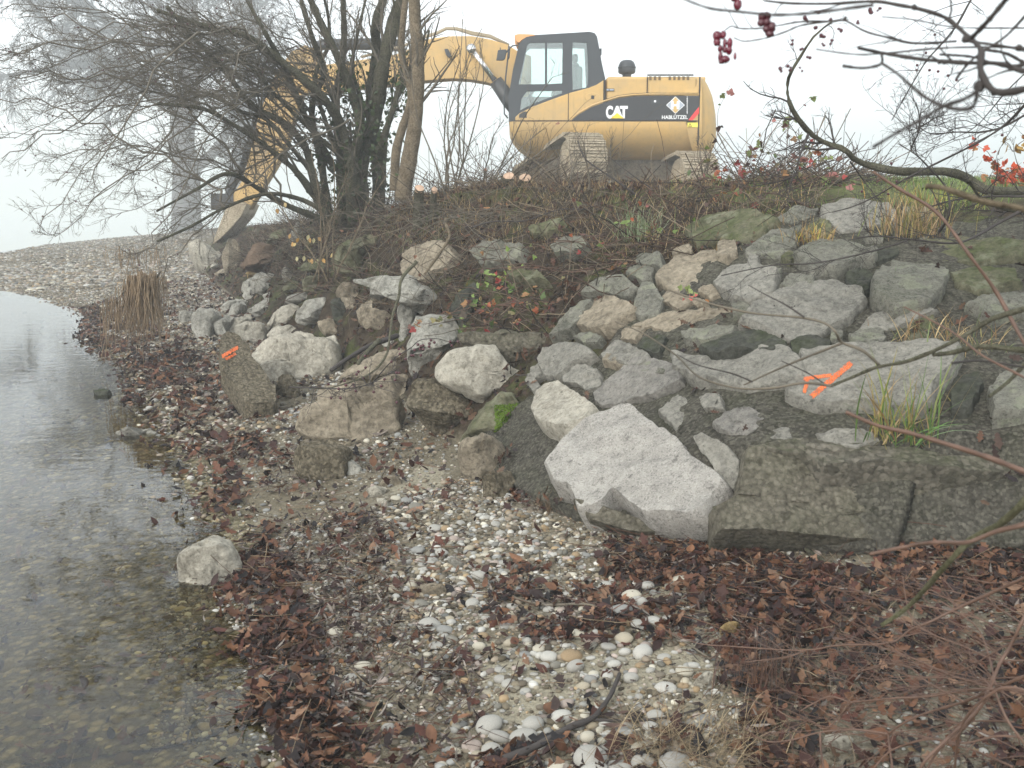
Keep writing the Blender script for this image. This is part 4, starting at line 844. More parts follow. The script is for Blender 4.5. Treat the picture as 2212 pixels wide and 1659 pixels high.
# cab
cabo = [300,826, 297,640, 330,430, 375,240, 405,190, 440,165, 530,150, 910,140, 930,125, 970,135, 990,160, 1010,260, 1045,480, 1043,505, 990,540, 930,565, 780,605, 650,652, 490,712, 385,765, 350,795, 350,826]
h1 = [375,538, 440,245, 450,222, 470,212, 583,210, 583,536]; h2 = [600,210, 722,208, 718,530, 600,536]; h3 = [800,205, 910,210, 920,400, 920,530, 905,562, 800,582, 795,400]; h4 = [388,742, 400,650, 440,592, 715,586, 716,608, 600,648, 490,690]
cabf = plate('cab', X2('R1', YB, *cabo), [X2('R1', YB, *h) for h in (h1, h2, h3, h4)], YB + .0, YB + .07, DGR)
farp = plate('cab_far_side', X2('R1', YB, *cabo), [X2('R1', YB, 375,600, 440,235, 470,205, 583,205, 740,205, 740,600), X2('R1', YB, 790,200, 915,205, 930,540, 905,575, 795,595)], YB + .9, YB + .96, DGR, cabf)
def glass(name, hp, y): return plate(name, X2('R1', YB, *hp), [], y, y + .006, GLS, cabf)
for hp in (h1, h2, h3, h4): glass('window', hp, YB + .03)
mb = MB()
def slab(p, q, y0, y1, th_, c=None):
    a, b = A(p), A(q); d = b - a; n_ = A((-d[1], d[0])) / np.linalg.norm(d) * th_ / 2
    mb.prism([tuple(a + n_), tuple(a - n_), tuple(b - n_), tuple(b + n_)], y0, y1)
slab(zx(440, 168), zx(930, 138), YB + .02, YB + .94, .07); slab(zx(960, 140), zx(1040, 500), YB + .02, YB + .94, .09)
slab(zx(315, 640), zx(312, 815), YB + .02, YB + .94, .07); slab(zx(310, 815), zx(780, 812), YB + .05, YB + .9, .06)
for ya in (YB + .02, YB + .88): slab(zx(318, 640), zx(395, 215), ya, ya + .06, .09)
mb.build('cab_shell', DGR, cabf)
plate('windscreen', X2('R1', YB, 322,640, 330,640, 400,220, 392,220), [], YB + .08, YB + .88, GLS, cabf)
plate('roof_visor', X2('R1', YB, 345,152, 375,143, 500,147, 505,158, 440,165, 400,190, 380,210, 365,205), [], YB + .0, YB + .95, VIS, cabf)
mb = MB(); a = zx(660, 520)
mb.box((a[0] - .05, YB + .25, a[1] - .25), (a[0] + .5, YB + .72, a[1] - .12)); mb.box((a[0] + .35, YB + .25, a[1] - .15), (a[0] + .52, YB + .72, a[1] + .42)); mb.box((a[0] + .38, YB + .36, a[1] + .44), (a[0] + .5, YB + .6, a[1] + .62))
o = mb.build('driver_seat', CLO, cabf, bevel=.05)
mb = MB(); a = zx(845, 480); mb.box((a[0] - .06, YB + .2, a[1] - .3), (a[0] + .1, YB + .8, a[1] + .25)); mb.build('rear_panel', CLO, cabf, bevel=.06)
mb = MB(); a = zx(455, 640); mb.tube([(a[0], YB + .3, a[1] - .3), (a[0] - .02, YB + .3, a[1]), (a[0] + .12, YB + .3, a[1] + .18)], .03, 6); mb.tube([(a[0] + .05, YB + .6, a[1] - .3), (a[0] + .06, YB + .6, a[1] + .2)], .025, 6); mb.build('control_levers', DGR, cabf)
# handrails, mirrors
mb = MB(); mb.tube([at(*px('R1', *p)[0], YB + .1) for p in ((300,235), (295,300), (275,480), (262,680), (265,770), (292,803))], .018, 6); eb(mb, 'handrail', DGR, smooth=True)
mb = MB(); mb.prism(X2('R1', YB, 200,362, 206,340, 215,282, 278,276, 284,292, 272,350, 255,364), YB - .25, YB - .18); o = eb(mb, 'mirror', DGR, bevel=.02)
mb = MB(); mb.tube([at(*px('R1', *p)[0], YB - .2) for p in ((235,282), (232,250))], .012, 5); mb.tube([at(*px('R1', *p)[0], YB - .2) for p in ((278,290), (300,262), (330,235), (370,232))], .016, 5); mb.build('mirror_arm', DGR, o)
mb = MB(); mb.prism(X2('R1', YB, 288,345, 290,260, 312,240, 305,330), YB + .0, YB + .12); eb(mb, 'work_light', DGR, bevel=.02)
mb = MB(); mb.box((zx(1018, 250)[0], YB + .1, zx(1018, 300)[1]), (zx(1030, 250)[0], YB + .3, zx(1018, 250)[1])); eb(mb, 'cab_vent', DGR)
# air pre-cleaner
def lathe(prof, c, N=28):
    V = [(c[0] + r_ * math.cos(2 * math.pi * k / N), c[1] + r_ * math.sin(2 * math.pi * k / N), z) for r_, z in prof for k in range(N)]
    Fc = [(i * N + k, i * N + (k + 1) % N, (i + 1) * N + (k + 1) % N, (i + 1) * N + k) for i in range(len(prof) - 1) for k in range(N)]
    return V, Fc + [tuple(range(N))[::-1], tuple(range((len(prof) - 1) * N, len(prof) * N))]
cx = zt(1064, 480)[0] * (YB + .7) / YB; zz = lambda v: at(*px('RX', 1064, v)[0], YB + .7)[2]
sc = (YB + .7) / F * .28029 * K
mb = MB(); mb.add(*lathe([(48 * sc, zz(600)), (48 * sc, zz(572)), (52 * sc, zz(560)), (82 * sc, zz(552)), (95 * sc, zz(535)), (95 * sc, zz(490)), (90 * sc, zz(455)), (75 * sc, zz(420)), (50 * sc, zz(402)), (20 * sc, zz(396)), (2 * sc, zz(395))], (cx, YB + .7)))
mb.add(*lathe([(96 * sc, zz(492)), (101 * sc, zz(486)), (101 * sc, zz(478)), (93 * sc, zz(474))], (cx, YB + .7))); eb(mb, 'air_intake_cap', DGR, smooth=True)
# boom, stick, cylinders, bucket (middle plane of the machine)
YM = YB + 1.25
plate('boom', X2('R2', YM, 2120,300, 2060,262, 1960,232, 1850,212, 1740,212, 1640,222, 1550,240, 1480,290, 1400,322, 1200,352, 1050,372, 960,385, 880,420, 800,440, 790,500, 850,545, 1000,545, 1150,520, 1300,505, 1450,490, 1550,478, 1650,468, 1740,462, 1840,468, 1940,485, 2030,520, 2120,560, 2200,620, 2200,330), [], YM, YM + .5, YEL, bevel=.02)
mb = MB()
for k, (a, b) in enumerate((((2065,262), (1960,205)), ((2050,255), (1900,195)))):
    mb.tube([at(*px('R2', *p)[0], YM + .05 + .1 * k) for p in ((2070,265), (1960,218 - 8 * k), (1850,200 - 10 * k), (1760,172 - 6 * k), (1700,170 - 4 * k), (1640,200 - 6 * k), (1550,225 - 5 * k), (1450,270), (1200,335))], .03, 6)
eb(mb, 'hydraulic_hoses', simple('hose_tan', (.3, .24, .15), .6), smooth=True)
mb = MB(); mb.tube([at(*px('R2', *p)[0], YM + .25) for p in ((1440,268), (1300,258), (1000,262), (930,270))], [.13, .13, .12, .1], 12); o = eb(mb, 'stick_cylinder', STL, smooth=True)
mb = MB(); mb.tube([at(*px('R2', *p)[0], YM + .25) for p in ((940,270), (840,300))], .06, 10); mb.build('cylinder_rod', CHR, o, smooth=True)
for yy in (YM - .14, YM + .64):
    mb = MB(); mb.tube([at(*px('R2', *p)[0], yy) for p in ((1990,475), (2070,590), (2150,690))], [.15, .17, .17], 14); o = eb(mb, 'boom_cylinder', STL, smooth=True)
    mb = MB(); mb.tube([at(*px('R2', *p)[0], yy) for p in ((1848,288), (1985,470))], .062, 12); mb.build('cylinder_rod', CHR, o, smooth=True)
    mb = MB(); p = at(*px('R2', 1848, 288)[0], yy); mb.tube([p + A((0, -.09, 0)), p + A((0, .09, 0))], .1, 14); mb.build('rod_eye', CHR, o, smooth=True)
mb = MB(); mb.prism(X2('R2', YM, 1690,292, 1712,290, 1730,330, 1718,345, 1700,325), YM - .12, YM - .02); eb(mb, 'boom_lamp', DGR, bevel=.015)
plate('stick', X2('R2', YM, 790,300, 870,262, 930,290, 925,360, 890,450, 850,560, 800,700, 760,850, 690,985, 600,1130, 540,1230, 500,1250, 430,1240, 440,1150, 500,1060, 545,900, 590,700, 640,560, 700,420), [], YM + .05, YM + .45, YEM, bevel=.02)
mb = MB(); mb.tube([at(*px('R2', *p)[0], YM + .25) for p in ((700,500), (610,650), (560,850), (500,980))], [.1, .13, .13, .07], 10); eb(mb, 'bucket_cylinder', STL, smooth=True)
mb = MB()
for a, b in (((500,980), (420,1130)), ((420,1130), (520,1220)), ((380,1180), (470,1260))):
    mb.tube([at(*px('R2', *a)[0], YM + .25), at(*px('R2', *b)[0], YM + .25)], .1, 8)
p = at(*px('R2', 400, 1175)[0], YM + .25); mb.box((p[0] - .25, YM, p[2] - .22), (p[0] + .25, YM + .5, p[2] + .14)); eb(mb, 'bucket_linkage', STL)
plate('bucket', X2('R2', YM, 500,1180, 550,1205, 520,1270, 460,1340, 400,1400, 365,1428, 350,1430, 378,1360, 400,1300, 430,1225), [], YM - .35, YM + .85, MUD, bevel=.02)
# undercarriage: two chains of muddy shoes, frames, wheels
FRM = rockmat('muddy_frame', (.07, .058, .04), (.2, .165, .12), scale=3, crack=.2)
def track(cxy, z0, nm):
    L_, Ht, Wd = 4.3, 1.02, .78; r_ = Ht / 2; n = 47; per = 2 * (L_ - Ht) + math.pi * Ht; mb = MB()
    for k in range(n):
        s = per * k / n; hl = (L_ - Ht) / 2
        def pos(s):
            s %= per
            if s < L_ - Ht: return (-hl + s, Ht), 0.
            s -= L_ - Ht
            if s < math.pi * r_: a = s / r_; return (hl + r_ * math.sin(a), r_ + r_ * math.cos(a)), -a
            s -= math.pi * r_
            if s < L_ - Ht: return (hl - s, 0), math.pi
            s -= L_ - Ht; a = s / r_; return (-hl - r_ * math.sin(a), r_ - r_ * math.cos(a)), math.pi - a
        (x, z), a = pos(s); p2 = per / n * .97; ca, sa = math.cos(a), math.sin(a)
        for (t0, t1, h0, h1) in ((-p2 / 2, p2 / 2, -.05, 0), (-p2 / 2, -p2 / 2 + .025, 0, .035), (0, .02, 0, .028), (p2 / 2 - .03, p2 / 2, 0, .03)):
            V = [(x + t * ca - h * sa, y, z + t * sa + h * ca) for y in (-Wd / 2, Wd / 2) for (t, h) in ((t0, h0), (t1, h0), (t1, h1), (t0, h1))]
            mb.add(V, [(0, 3, 2, 1), (4, 5, 6, 7), (0, 1, 5, 4), (1, 2, 6, 5), (2, 3, 7, 6), (3, 0, 4, 7)])
    e = bpy.data.objects.new('track', None)
    ch = mb.build('track', MUD)
    ch.parent = exc
    M_ = Matrix.Translation((cxy[0], cxy[1], z0)) @ Matrix.Rotation(math.atan2(.96, -.28), 4, 'Z') @ Matrix.Rotation(math.radians(9), 4, 'Y')
    ch.matrix_parent_inverse = Matrix.Translation(-Vector(exc.location)); ch.matrix_basis = M_
    mb = MB(); hl = (L_ - Ht) / 2
    mb.box((-hl, -.25, .3), (hl, .25, .72)); fr_ = mb.build('track_frame', FRM, ch, bevel=.05)
    for sx in (-1, 1):
        for part in (0,):
            mb = MB(); t = np.linspace(0, 2 * math.pi, 29)[:-1]
            mb.prism([(sx * hl + .4 * math.cos(a), r_ + .4 * math.sin(a)) for a in t], -.3, .3); mb.prism([(sx * hl + .16 * math.cos(a), r_ + .16 * math.sin(a)) for a in t], -.36, .36)
            mb.build('idler_wheel' if sx < 0 else 'drive_sprocket', MUD, ch)
    for x in np.linspace(-hl + .5, hl - .5, 7):
        mb = MB(); t = np.linspace(0, 2 * math.pi, 17)[:-1]; mb.prism([(x + .14 * math.cos(a), .2 + .14 * math.sin(a)) for a in t], -.28, .28); mb.build('track_roller', FRM, ch)
    return ch
d_ = unit(A((-.28, .96)))
for (u, v, y) in ((1254, 287, 21.7), (1496, 327, 22.6)):
    p = at(u, v, y); c2 = A((p[0], p[1])) + d_ * 1.55 ; track(c2, p[2] - 1.06 - 1.55 * math.tan(math.radians(9)), 'track')
mb = MB(); mb.box((1.4, 23.2, 2.2), (3.6, 24.6, 2.95)); mb.tube([(2.5, 24, 2.5), (2.5, 24, 3.2)], .75, 24); eb(mb, 'undercarriage', FRM)
# ------------------------------------------------------------------ plants
def vcmat(name, rough=.8, spec=.25, trans=0., noise=0., dark_=0):
    m = M(name); c = m.attr('Col')
    if noise: c = m.mix(noise, c, m.ramp(m.noise(30, 6, .7), [(.35, .0), (.65, 1.)]), 'MULTIPLY')
    if dark_: c = m.mix(1., c, (dark_, dark_, dark_), 'MULTIPLY')
    m.color(c); m.set(Roughness=rough); m.b.inputs['Specular IOR Level'].default_value = spec
    if trans:
        t = m.n.new('ShaderNodeBsdfTranslucent'); m.L(c, t.inputs[0]); x = m.n.new('ShaderNodeMixShader'); x.inputs[0].default_value = trans
        m.L(m.b.outputs[0], x.inputs[1]); m.L(t.outputs[0], x.inputs[2]); m.L(x.outputs[0], m.n['Material Output'].inputs[0])
    return m.m
LEAF = vcmat('dead_leaf', .6, .2, .1, .45, .82); BLADE = vcmat('grass_blade', .6, .3, .25); GREENLEAF = vcmat('fresh_leaf', .5, .4, .25)
BARK = rockmat('bark', (.045, .042, .03), (.13, .12, .085), scale=8, crack=.5, moss=.35)
PALEBARK = rockmat('pale_bark', (.12, .09, .06), (.27, .22, .15), scale=6, crack=.3)
TWIG = simple('twig', (.14, .12, .09), .8, var=.4, scale=6); TWIGB = simple('dark_twig', (.05, .042, .038), .8, var=.3, scale=6)
REDTWIG = simple('red_brown_twig', (.13, .075, .052), .6, var=.35, scale=30); GREYTWIG = rockmat('lichened_twig', (.09, .08, .06), (.22, .21, .15), scale=14, crack=0, moss=.4)
FARBARK = simple('far_bark', (.10, .09, .085), .9, var=.3, scale=1)
def spline(P, n):
    P = A(P)
    if len(P) < 3: t = np.linspace(0, 1, n)[:, None]; return P[0] * (1 - t) + P[-1] * t
    return catmull_full(P, np.linspace(0, len(P) - 1, n))
def catmull_full(P, t):
    n = len(P); i = np.clip(t.astype(int), 0, n - 2); f = (t - i)[:, None]
    p0 = P[np.maximum(i - 1, 0)]; p1 = P[i]; p2 = P[i + 1]; p3 = P[np.minimum(i + 2, n - 1)]
    return .5 * (2 * p1 + (p2 - p0) * f + (2 * p0 - 5 * p1 + 4 * p2 - p3) * f**2 + (-p0 + 3 * p1 - 3 * p2 + p3) * f**3)
def traced(reg, y0, y1, *p, n=0, seed=0, wob=.02):
    q = px(reg, *p); d = np.r_[0, np.cumsum(np.linalg.norm(np.diff(q, axis=0), axis=1))]; d /= d[-1]; r = RS(seed + len(p))
    ys = y0 + (y1 - y0) * d + r.normal(size=len(d)) * wob * (y0 + y1) / 2
    return spline([at(u, v, y) for (u, v), y in zip(q, ys)], n or max(8, 5 * len(q)))
def branch(name, P, r0, r1, mat, parent, sides=8, knob=0., seed=0):
    n = len(P); r = r0 + (r1 - r0) * np.linspace(0, 1, n)**.8
    if knob: r = r * (1 + knob * fbm(np.c_[np.arange(n) * 1., np.zeros(n), np.zeros(n)], .9, 2, seed))
    mb = MB(); mb.tube(P, r, sides); return mb.build(name, mat, parent, smooth=True)
def twigmesh(name, parts, mat, parent, kind=None):
    V, Q, _ = merge(parts); o = make_mesh(name, V, Q, mat, parent, True)
    return o

def dense(name, P, R, levels, mat, parent, seed):
    parts = []
    cur = (P, R)
    for k, (m, L_, n2, spread, bias, wig, rr, rmin, tmin) in enumerate(levels):
        cur = grow(cur[0], cur[1], m, L_, n2, spread, bias, wig, tmin, 1., rr, rmin, seed + k); parts.append(tubes_arr(cur[0], cur[1], 4 if k == 0 else 3))
    return twigmesh(name, parts, mat, parent), cur

# --- the many-stemmed bush
bush = empty('bare_bush', 'large leafless many-stemmed bush arching left over the water from the bank top', 'bush')
r = RS(11); stems = []
ST = [ # traced trunk lines in R2, radius in metres at base / tip
 (.10, .07, 12.2, 12.0, [1210,1360,1195,1150,1200,950,1280,700,1325,400,1400,110,1470,-60]),
 (.08, .05, 12.5, 12.4, [1300,1250,1300,1000,1270,800,1255,600,1290,300,1285,150,1350,-60]),
 (.07, .035, 12.1, 11.8, [1150,1330,1140,1000,1190,760,1150,560,1060,330,960,130,880,-60]),
 (.07, .03, 12.3, 12.3, [1090,1380,1085,1050,1070,850,1050,600,1080,420,1100,200,1090,-60]),
 (.07, .02, 12.0, 11.0, [1180,1150,1090,760,960,560,720,350,540,220,330,170,0,60]),
 (.05, .025, 12.2, 12, [1010,1260,960,920,910,650,980,420,910,210,830,-60]),
 (.055, .02, 12.0, 11.2, [1000,1320,920,1050,870,860,740,720,560,620,400,420,200,200,60,40]),
 (.045, .015, 11.9, 10.8, [960,1200,820,1010,640,860,460,740,270,640,0,610]),
 (.045, .015, 12.1, 11.4, [1050,1000,880,700,760,420,640,200,560,60,500,-60]),
 (.04, .012, 11.8, 10.6, [970,1290,750,1200,600,1110,420,1020,220,1120,0,1240]),
 (.035, .012, 12.0, 12.2, [1180,900,1210,650,1150,400,1180,200,1240,-60]),
 (.035, .012, 12.0, 12.0, [1120,1000,1000,740,930,460,1010,260,1000,60,960,-60]),
 (.04, .012, 12.0, 12.0, [1300,900,1400,600,1440,420,1420,200,1380,-60]),
 (.03, .01, 11.6, 10.5, [1000,1250,840,1170,640,1140,400,1220,200,1330,0,1420]),
 (.035, .012, 12.2, 12.5, [1330,1100,1340,850,1380,640,1460,500,1560,330,1600,180]),
 (.03, .01, 11.8, 11.2, [900,1000,760,830,640,700,480,650,300,560,60,640]),
 (.03, .01, 11.9, 11.2, [1060,900,900,760,700,560,560,400,420,300,260,330]),
]
for k, (r0, r1, y0, y1, p) in enumerate(ST):
    P = traced('R2', y0, y1, *p, n=36, seed=k, wob=.006); stems.append(P); branch('stem', P, r0, r1, BARK, bush, 8, .25, k)
SP = np.stack(stems); SR = np.stack([np.linspace(a[0], a[1], 36) for a in ST])
TIPS = [(0,225),(5,342),(30,300),(0,120),(40,40),(110,5),(120,402),(90,240),(60,180),(150,330),(84,494),(118,512),(200,380),(290,560),(335,605),(200,0),(300,0),(380,0),(60,90),(20,165),(100,140),(160,60),(250,90),(300,200),(180,200),(220,280),(330,300),(280,390),(250,470),(450,560),(500,330),(350,60),(500,0),(560,60),(620,0),(190,440),(140,270),(0,300),(60,130),(10,20),(460,200),(230,140),(350,520)]
arch = []
for k, (u, v) in enumerate(TIPS):
    s = SP[r.choice([2, 3, 4, 5, 6, 7, 8, 9, 11, 13, 15, 16])]; i = r.randint(5, 24); b = s[i]
    y1 = r.uniform(9.3, 12.6); e = at(u, v, y1); L_ = np.linalg.norm(e - b)
    c = b * .5 + e * .5 + A((0, 0, L_ * r.uniform(.06, .2))); c2 = b * .2 + e * .8 + A((0, 0, L_ * r.uniform(.02, .1)))
    P = spline([b, b * .75 + c * .25 + A((0, 0, L_ * .05)), c, c2, e], 18) ; P[1:-1] += r.normal(size=(16, 3)) * .03; arch.append(P)
AP = np.stack(arch); AR = np.stack([np.linspace(.013, .004, 18)] * len(arch)) * r.uniform(.7, 1.3, (len(arch), 1))
twigmesh('boughs', [tubes_arr(AP, AR, 5)], TWIG, bush)
ba = (-.25, -.1, .08)
o, c1 = dense('crown', AP, AR, [(13, .95, 6, .75, ba, .16, .5, .003, .15), (7, .36, 4, .95, (-.1, 0, .1), .22, .6, .0024, .1), (4, .12, 3, 1.2, (0, 0, .1), .2, .7, .0018, .1)], TWIG, bush, 31)
o, c2 = dense('crown', SP, SR, [(7, 1.3, 7, .7, (-.12, -.1, .5), .15, .25, .004, .12), (7, .5, 4, .9, (-.1, 0, .15), .2, .55, .0028, .1), (4, .15, 3, 1.1, (0, 0, .1), .2, .7, .002, .1)], TWIG, bush, 41)
def leaf_batch(P, D, N, L_, W, cols, curl=.25, shape='oval', seed=0):
    """P base (n,3), D direction, N normal, L length, W width -> verts, quads, colours"""
    n = len(P); r = RS(seed); D = unit(D); S = unit(np.cross(D, N)); N = unit(np.cross(S, D))
    if shape == 'oval': prof = [(0, .04), (.2, .38), (.45, .5), (.72, .36), (1, .03)]
    elif shape == 'oak': prof = [(0, .05), (.16, .3), (.28, .16), (.42, .46), (.55, .24), (.7, .5), (.83, .22), (1, .08)]
    elif shape == 'willow': prof = [(0, .03), (.3, .5), (.65, .42), (1, .02)]
    elif shape == 'heart': prof = [(0, .3), (.12, .52), (.4, .5), (.7, .3), (1, .02)]
    k = len(prof); V = np.zeros((n, k, 3, 3)); cu = r.uniform(-curl, curl * 1.6, (n, 1)); cv = r.uniform(-.3, curl * 2, (n, 1))
    for i, (t, w_) in enumerate(prof):
        c = P + D * (L_ * t)[:, None] + N * (L_ * t * t)[:, None] * cu
        jit = 1 + r.uniform(-.12, .12, (n, 2))
        V[:, i, 1] = c; V[:, i, 0] = c + S * (W * w_ * jit[:, 0])[:, None] + N * (W * w_)[:, None] * cv; V[:, i, 2] = c - S * (W * w_ * jit[:, 1])[:, None] + N * (W * w_)[:, None] * cv
    b = np.arange(n)[:, None, None] * k * 3; i = np.arange(k - 1)[None, :, None] * 3; j = np.arange(2)[None, None, :]
    Q = np.stack([b + i + j, b + i + j + 1, b + i + j + 4, b + i + j + 3], -1).reshape(-1, 4)
    return V.reshape(-1, 3), Q, np.repeat(cols, k * 3, 0)
def pick(cols, n, r, var=.25):
    c = A(cols)[r.randint(0, len(cols), n)]; return np.clip(c * (1 + r.uniform(-var, var, (n, 1))), 0, 1)
# ivy on the thick stems, dark berries on the twigs, a few yellow leaves low down
iv = []; r = RS(4)
pts = SP[[0, 1, 2, 3, 5, 12]][:, :22].reshape(-1, 3); k = r.randint(0, len(pts), 1500); p = pts[k] + r.normal(size=(1500, 3)) * (.09, .09, .12)
V, Q, C_ = leaf_batch(p, r.normal(size=(1500, 3)), r.normal(size=(1500, 3)) + (0, -1, .5), r.uniform(.03, .06, 1500), r.uniform(.03, .05, 1500), pick([(.03, .05, .015), (.05, .075, .02), (.04, .05, .02)], 1500, r), shape='heart')
make_mesh('ivy_leaves', V, Q, GREENLEAF, bush, colr=C_)
def blobs(P, R, mat, name, parent, N=1):
    bm_v, bm_q = ico(1 if N == 1 else 2); V = (P[:, None] + bm_v[None] * R[:, None, None]).reshape(-1, 3)
    Q = (bm_q[None] + (np.arange(len(P)) * len(bm_v))[:, None, None]).reshape(-1, 3); return make_mesh(name, V, Q, mat, parent)
import bmesh
def ico(sub):
    b = bmesh.new(); bmesh.ops.create_icosphere(b, subdivisions=sub, radius=1); b.verts.ensure_lookup_table()
    V = np.array([v.co[:] for v in b.verts]); Q = np.array([[v.index for v in f.verts] for f in b.faces]); b.free(); return V, Q
BERRY = simple('dark_red_berry', (.06, .012, .018), .35, spec=.5); HIP = simple('red_berry', (.13, .006, .022), .25, spec=.6, var=.4, scale=50)
e = c1[0][:, -1]; k = r.randint(0, len(e), 420); o = blobs(e[k], r.uniform(.006, .011, 420), BERRY, 'berries', bush); o['kind'] = 'stuff'
for pts_, nm in (([(1215,470),(1225,500),(1265,500),(1305,495),(1335,490),(1050,540),(1075,550),(1090,690),(1165,680),(1210,712),(1240,712),(890,205),(905,150),(970,145),(1030,458),(1110,500),(1310,712),(1350,705),(1455,650)], 'yellow_leaves'),):
    p = A([at(*px('RG', *q)[0], 10.6) for q in pts_]); n = len(p)
    V, Q, C_ = leaf_batch(p, r.normal(size=(n, 3)) * .4 + (0, 0, -1), r.normal(size=(n, 3)) * .3 + (0, -1, .2), np.full(n, .055), np.full(n, .034), pick([(.42, .24, .07), (.42, .31, .13), (.36, .32, .17)], n, r), shape='oval'); make_mesh(nm, V, Q, GREENLEAF, bush, colr=C_)

# --- two pale slender trunks right of the bush
for lab, r0, r1, p, yy in (('straight pale trunk standing just right of the many-stemmed bush', .085, .055, [1440,1180,1480,950,1515,740,1530,560,1535,350,1518,120,1508,-80], 10.6),
                       ('thin crooked pale stem left of the straight pale trunk', .05, .03, [1395,1120,1405,900,1440,760,1485,620,1490,520,1440,320,1445,150,1470,-80], 10.9)):
    t = empty('young_tree', lab, 'tree'); P = traced('R2', yy, yy, *p, n=40, wob=.002); branch('trunk', P, r0, r1, PALEBARK, t, 10, .1)
    dense('crown', P[None, 14:], np.linspace(r0, r1, 40)[None, 14:], [(12, .9, 6, .9, (.25, 0, .4), .15, .25, .004, .1), (6, .35, 4, .9, (0, 0, .2), .2, .6, .0025, .1)], TWIG, t, 60)
# --- far foggy trees
r = RS(8)
far = empty('tall_tree', 'huge pale grey tree fading into the fog behind the excavator arm', 'tree')
P = traced('R3', 95, 95, 1000, 1310, 985, 1150, 985, 900, 960, 740, 985, 560, 1000, 350, 990, 100, 985, -200, n=30, wob=0.002); rt = np.interp(np.linspace(0, 1, 30), [0, .12, .4, 1], [2.1, 1.3, 1.1, .85]); mb = MB(); mb.tube(P, rt, 16); mb.build('trunk', FARBARK, far, smooth=True)
limbs = [traced('R3', 95, a * 95 / 45, *p, n=16, wob=.004) for a, p in ((44, [990,900,1060,870,1150,780,1220,640,1290,420,1310,100,1320,-100]), (46, [970,640,800,420,620,360,450,230,250,110,120,-40]), (44, [980,400,760,300,560,330,300,360,0,405]), (46, [985,250,860,60,800,-100]), (47, [985,480,1120,300,1240,60,1260,-80]), (43, [975,560,820,520,700,420,560,300,480,120,440,-50]), (44, [970,300,700,180,500,60,300,-40]))]
LP = np.stack(limbs); LR = np.stack([np.linspace(.6, .12, 16)] * len(limbs))
for q, rr_ in zip(limbs, LR): mb = MB(); mb.tube(q, rr_, 8); mb.build('limb', FARBARK, far, smooth=True)
dense('crown', LP, LR, [(16, 10, 8, .7, (-.1, 0, -.1), .15, .4, .07, .15), (9, 4.6, 6, .7, (0, 0, -.45), .15, .5, .034, .1), (6, 2.1, 4, .8, (0, 0, -.5), .15, .6, .024, .1)], FARBARK, far, 70)
far2 = empty('tall_tree', 'second bare tree in the fog, its slanting trunk seen above the boom', 'tree')
P = traced('R2', 110, 110, 430, 1250, 470, 1000, 520, 700, 540, 400, 545, 100, 560, -200, n=24, wob=.002); branch('trunk', P, .9, .6, FARBARK, far2, 12)
dense('crown', P[None, 6:], np.full((1, 18), .6), [(26, 12, 8, .9, (.1, 0, .2), .15, .35, .1, .1), (10, 5.4, 6, .8, (0, 0, -.2), .15, .5, .042, .1), (5, 2.3, 4, .8, (0, 0, -.3), .15, .6, .026, .1)], FARBARK, far2, 80)

# --- small shrubs on the crest between bush and machine
for k, (u, v, y, h_, n_, lab) in enumerate(((985, 405, 10.2, 1.7, 9, 'thin leafless shrub growing between the pale trunk and the excavator tracks'), (1062, 392, 10.6, .9, 5, 'low bare shrub beside the front of the excavator track'),
        (1290, 392, 8.6, .4, 3, 'dark bare twigs sticking up in front of the near track end'), (1545, 390, 8.5, .35, 3, 'fine bare stems in front of the far track end'), (700, 585, 9.8, 1.3, 7, 'fine pale-stemmed shoots growing out of the rocks below the bush'))):
    s = empty('bare_shrub', lab, 'shrub'); b = at(u, v, y); r = RS(k + 90); Ps = []
    for j in range(n_):
        d = unit(A((r.normal() * .45, r.normal() * .3, 1))); q = [b + A((r.normal() * .12, r.normal() * .1, -.1))]
        for i in range(9): d = unit(d + r.normal(size=3) * .12); q.append(q[-1] + d * h_ / 9 * r.uniform(.7, 1.2))
        Ps.append(A(q))
    Ps = np.stack(Ps); Rr = np.stack([np.linspace(.009, .003, 10)] * n_)
    for q, w_ in zip(Ps, Rr): mb = MB(); mb.tube(q, w_, 5); mb.build('stem', PALEBARK if k == 4 else TWIG, s, smooth=True)
    dense('crown', Ps, Rr, [(9, .45, 5, .7, (0, 0, .3), .15, .5, .0022, .15), (4, .16, 3, .9, (0, 0, .2), .2, .6, .0017, .1)], PALEBARK if k == 4 else TWIG, s, 91 + k)

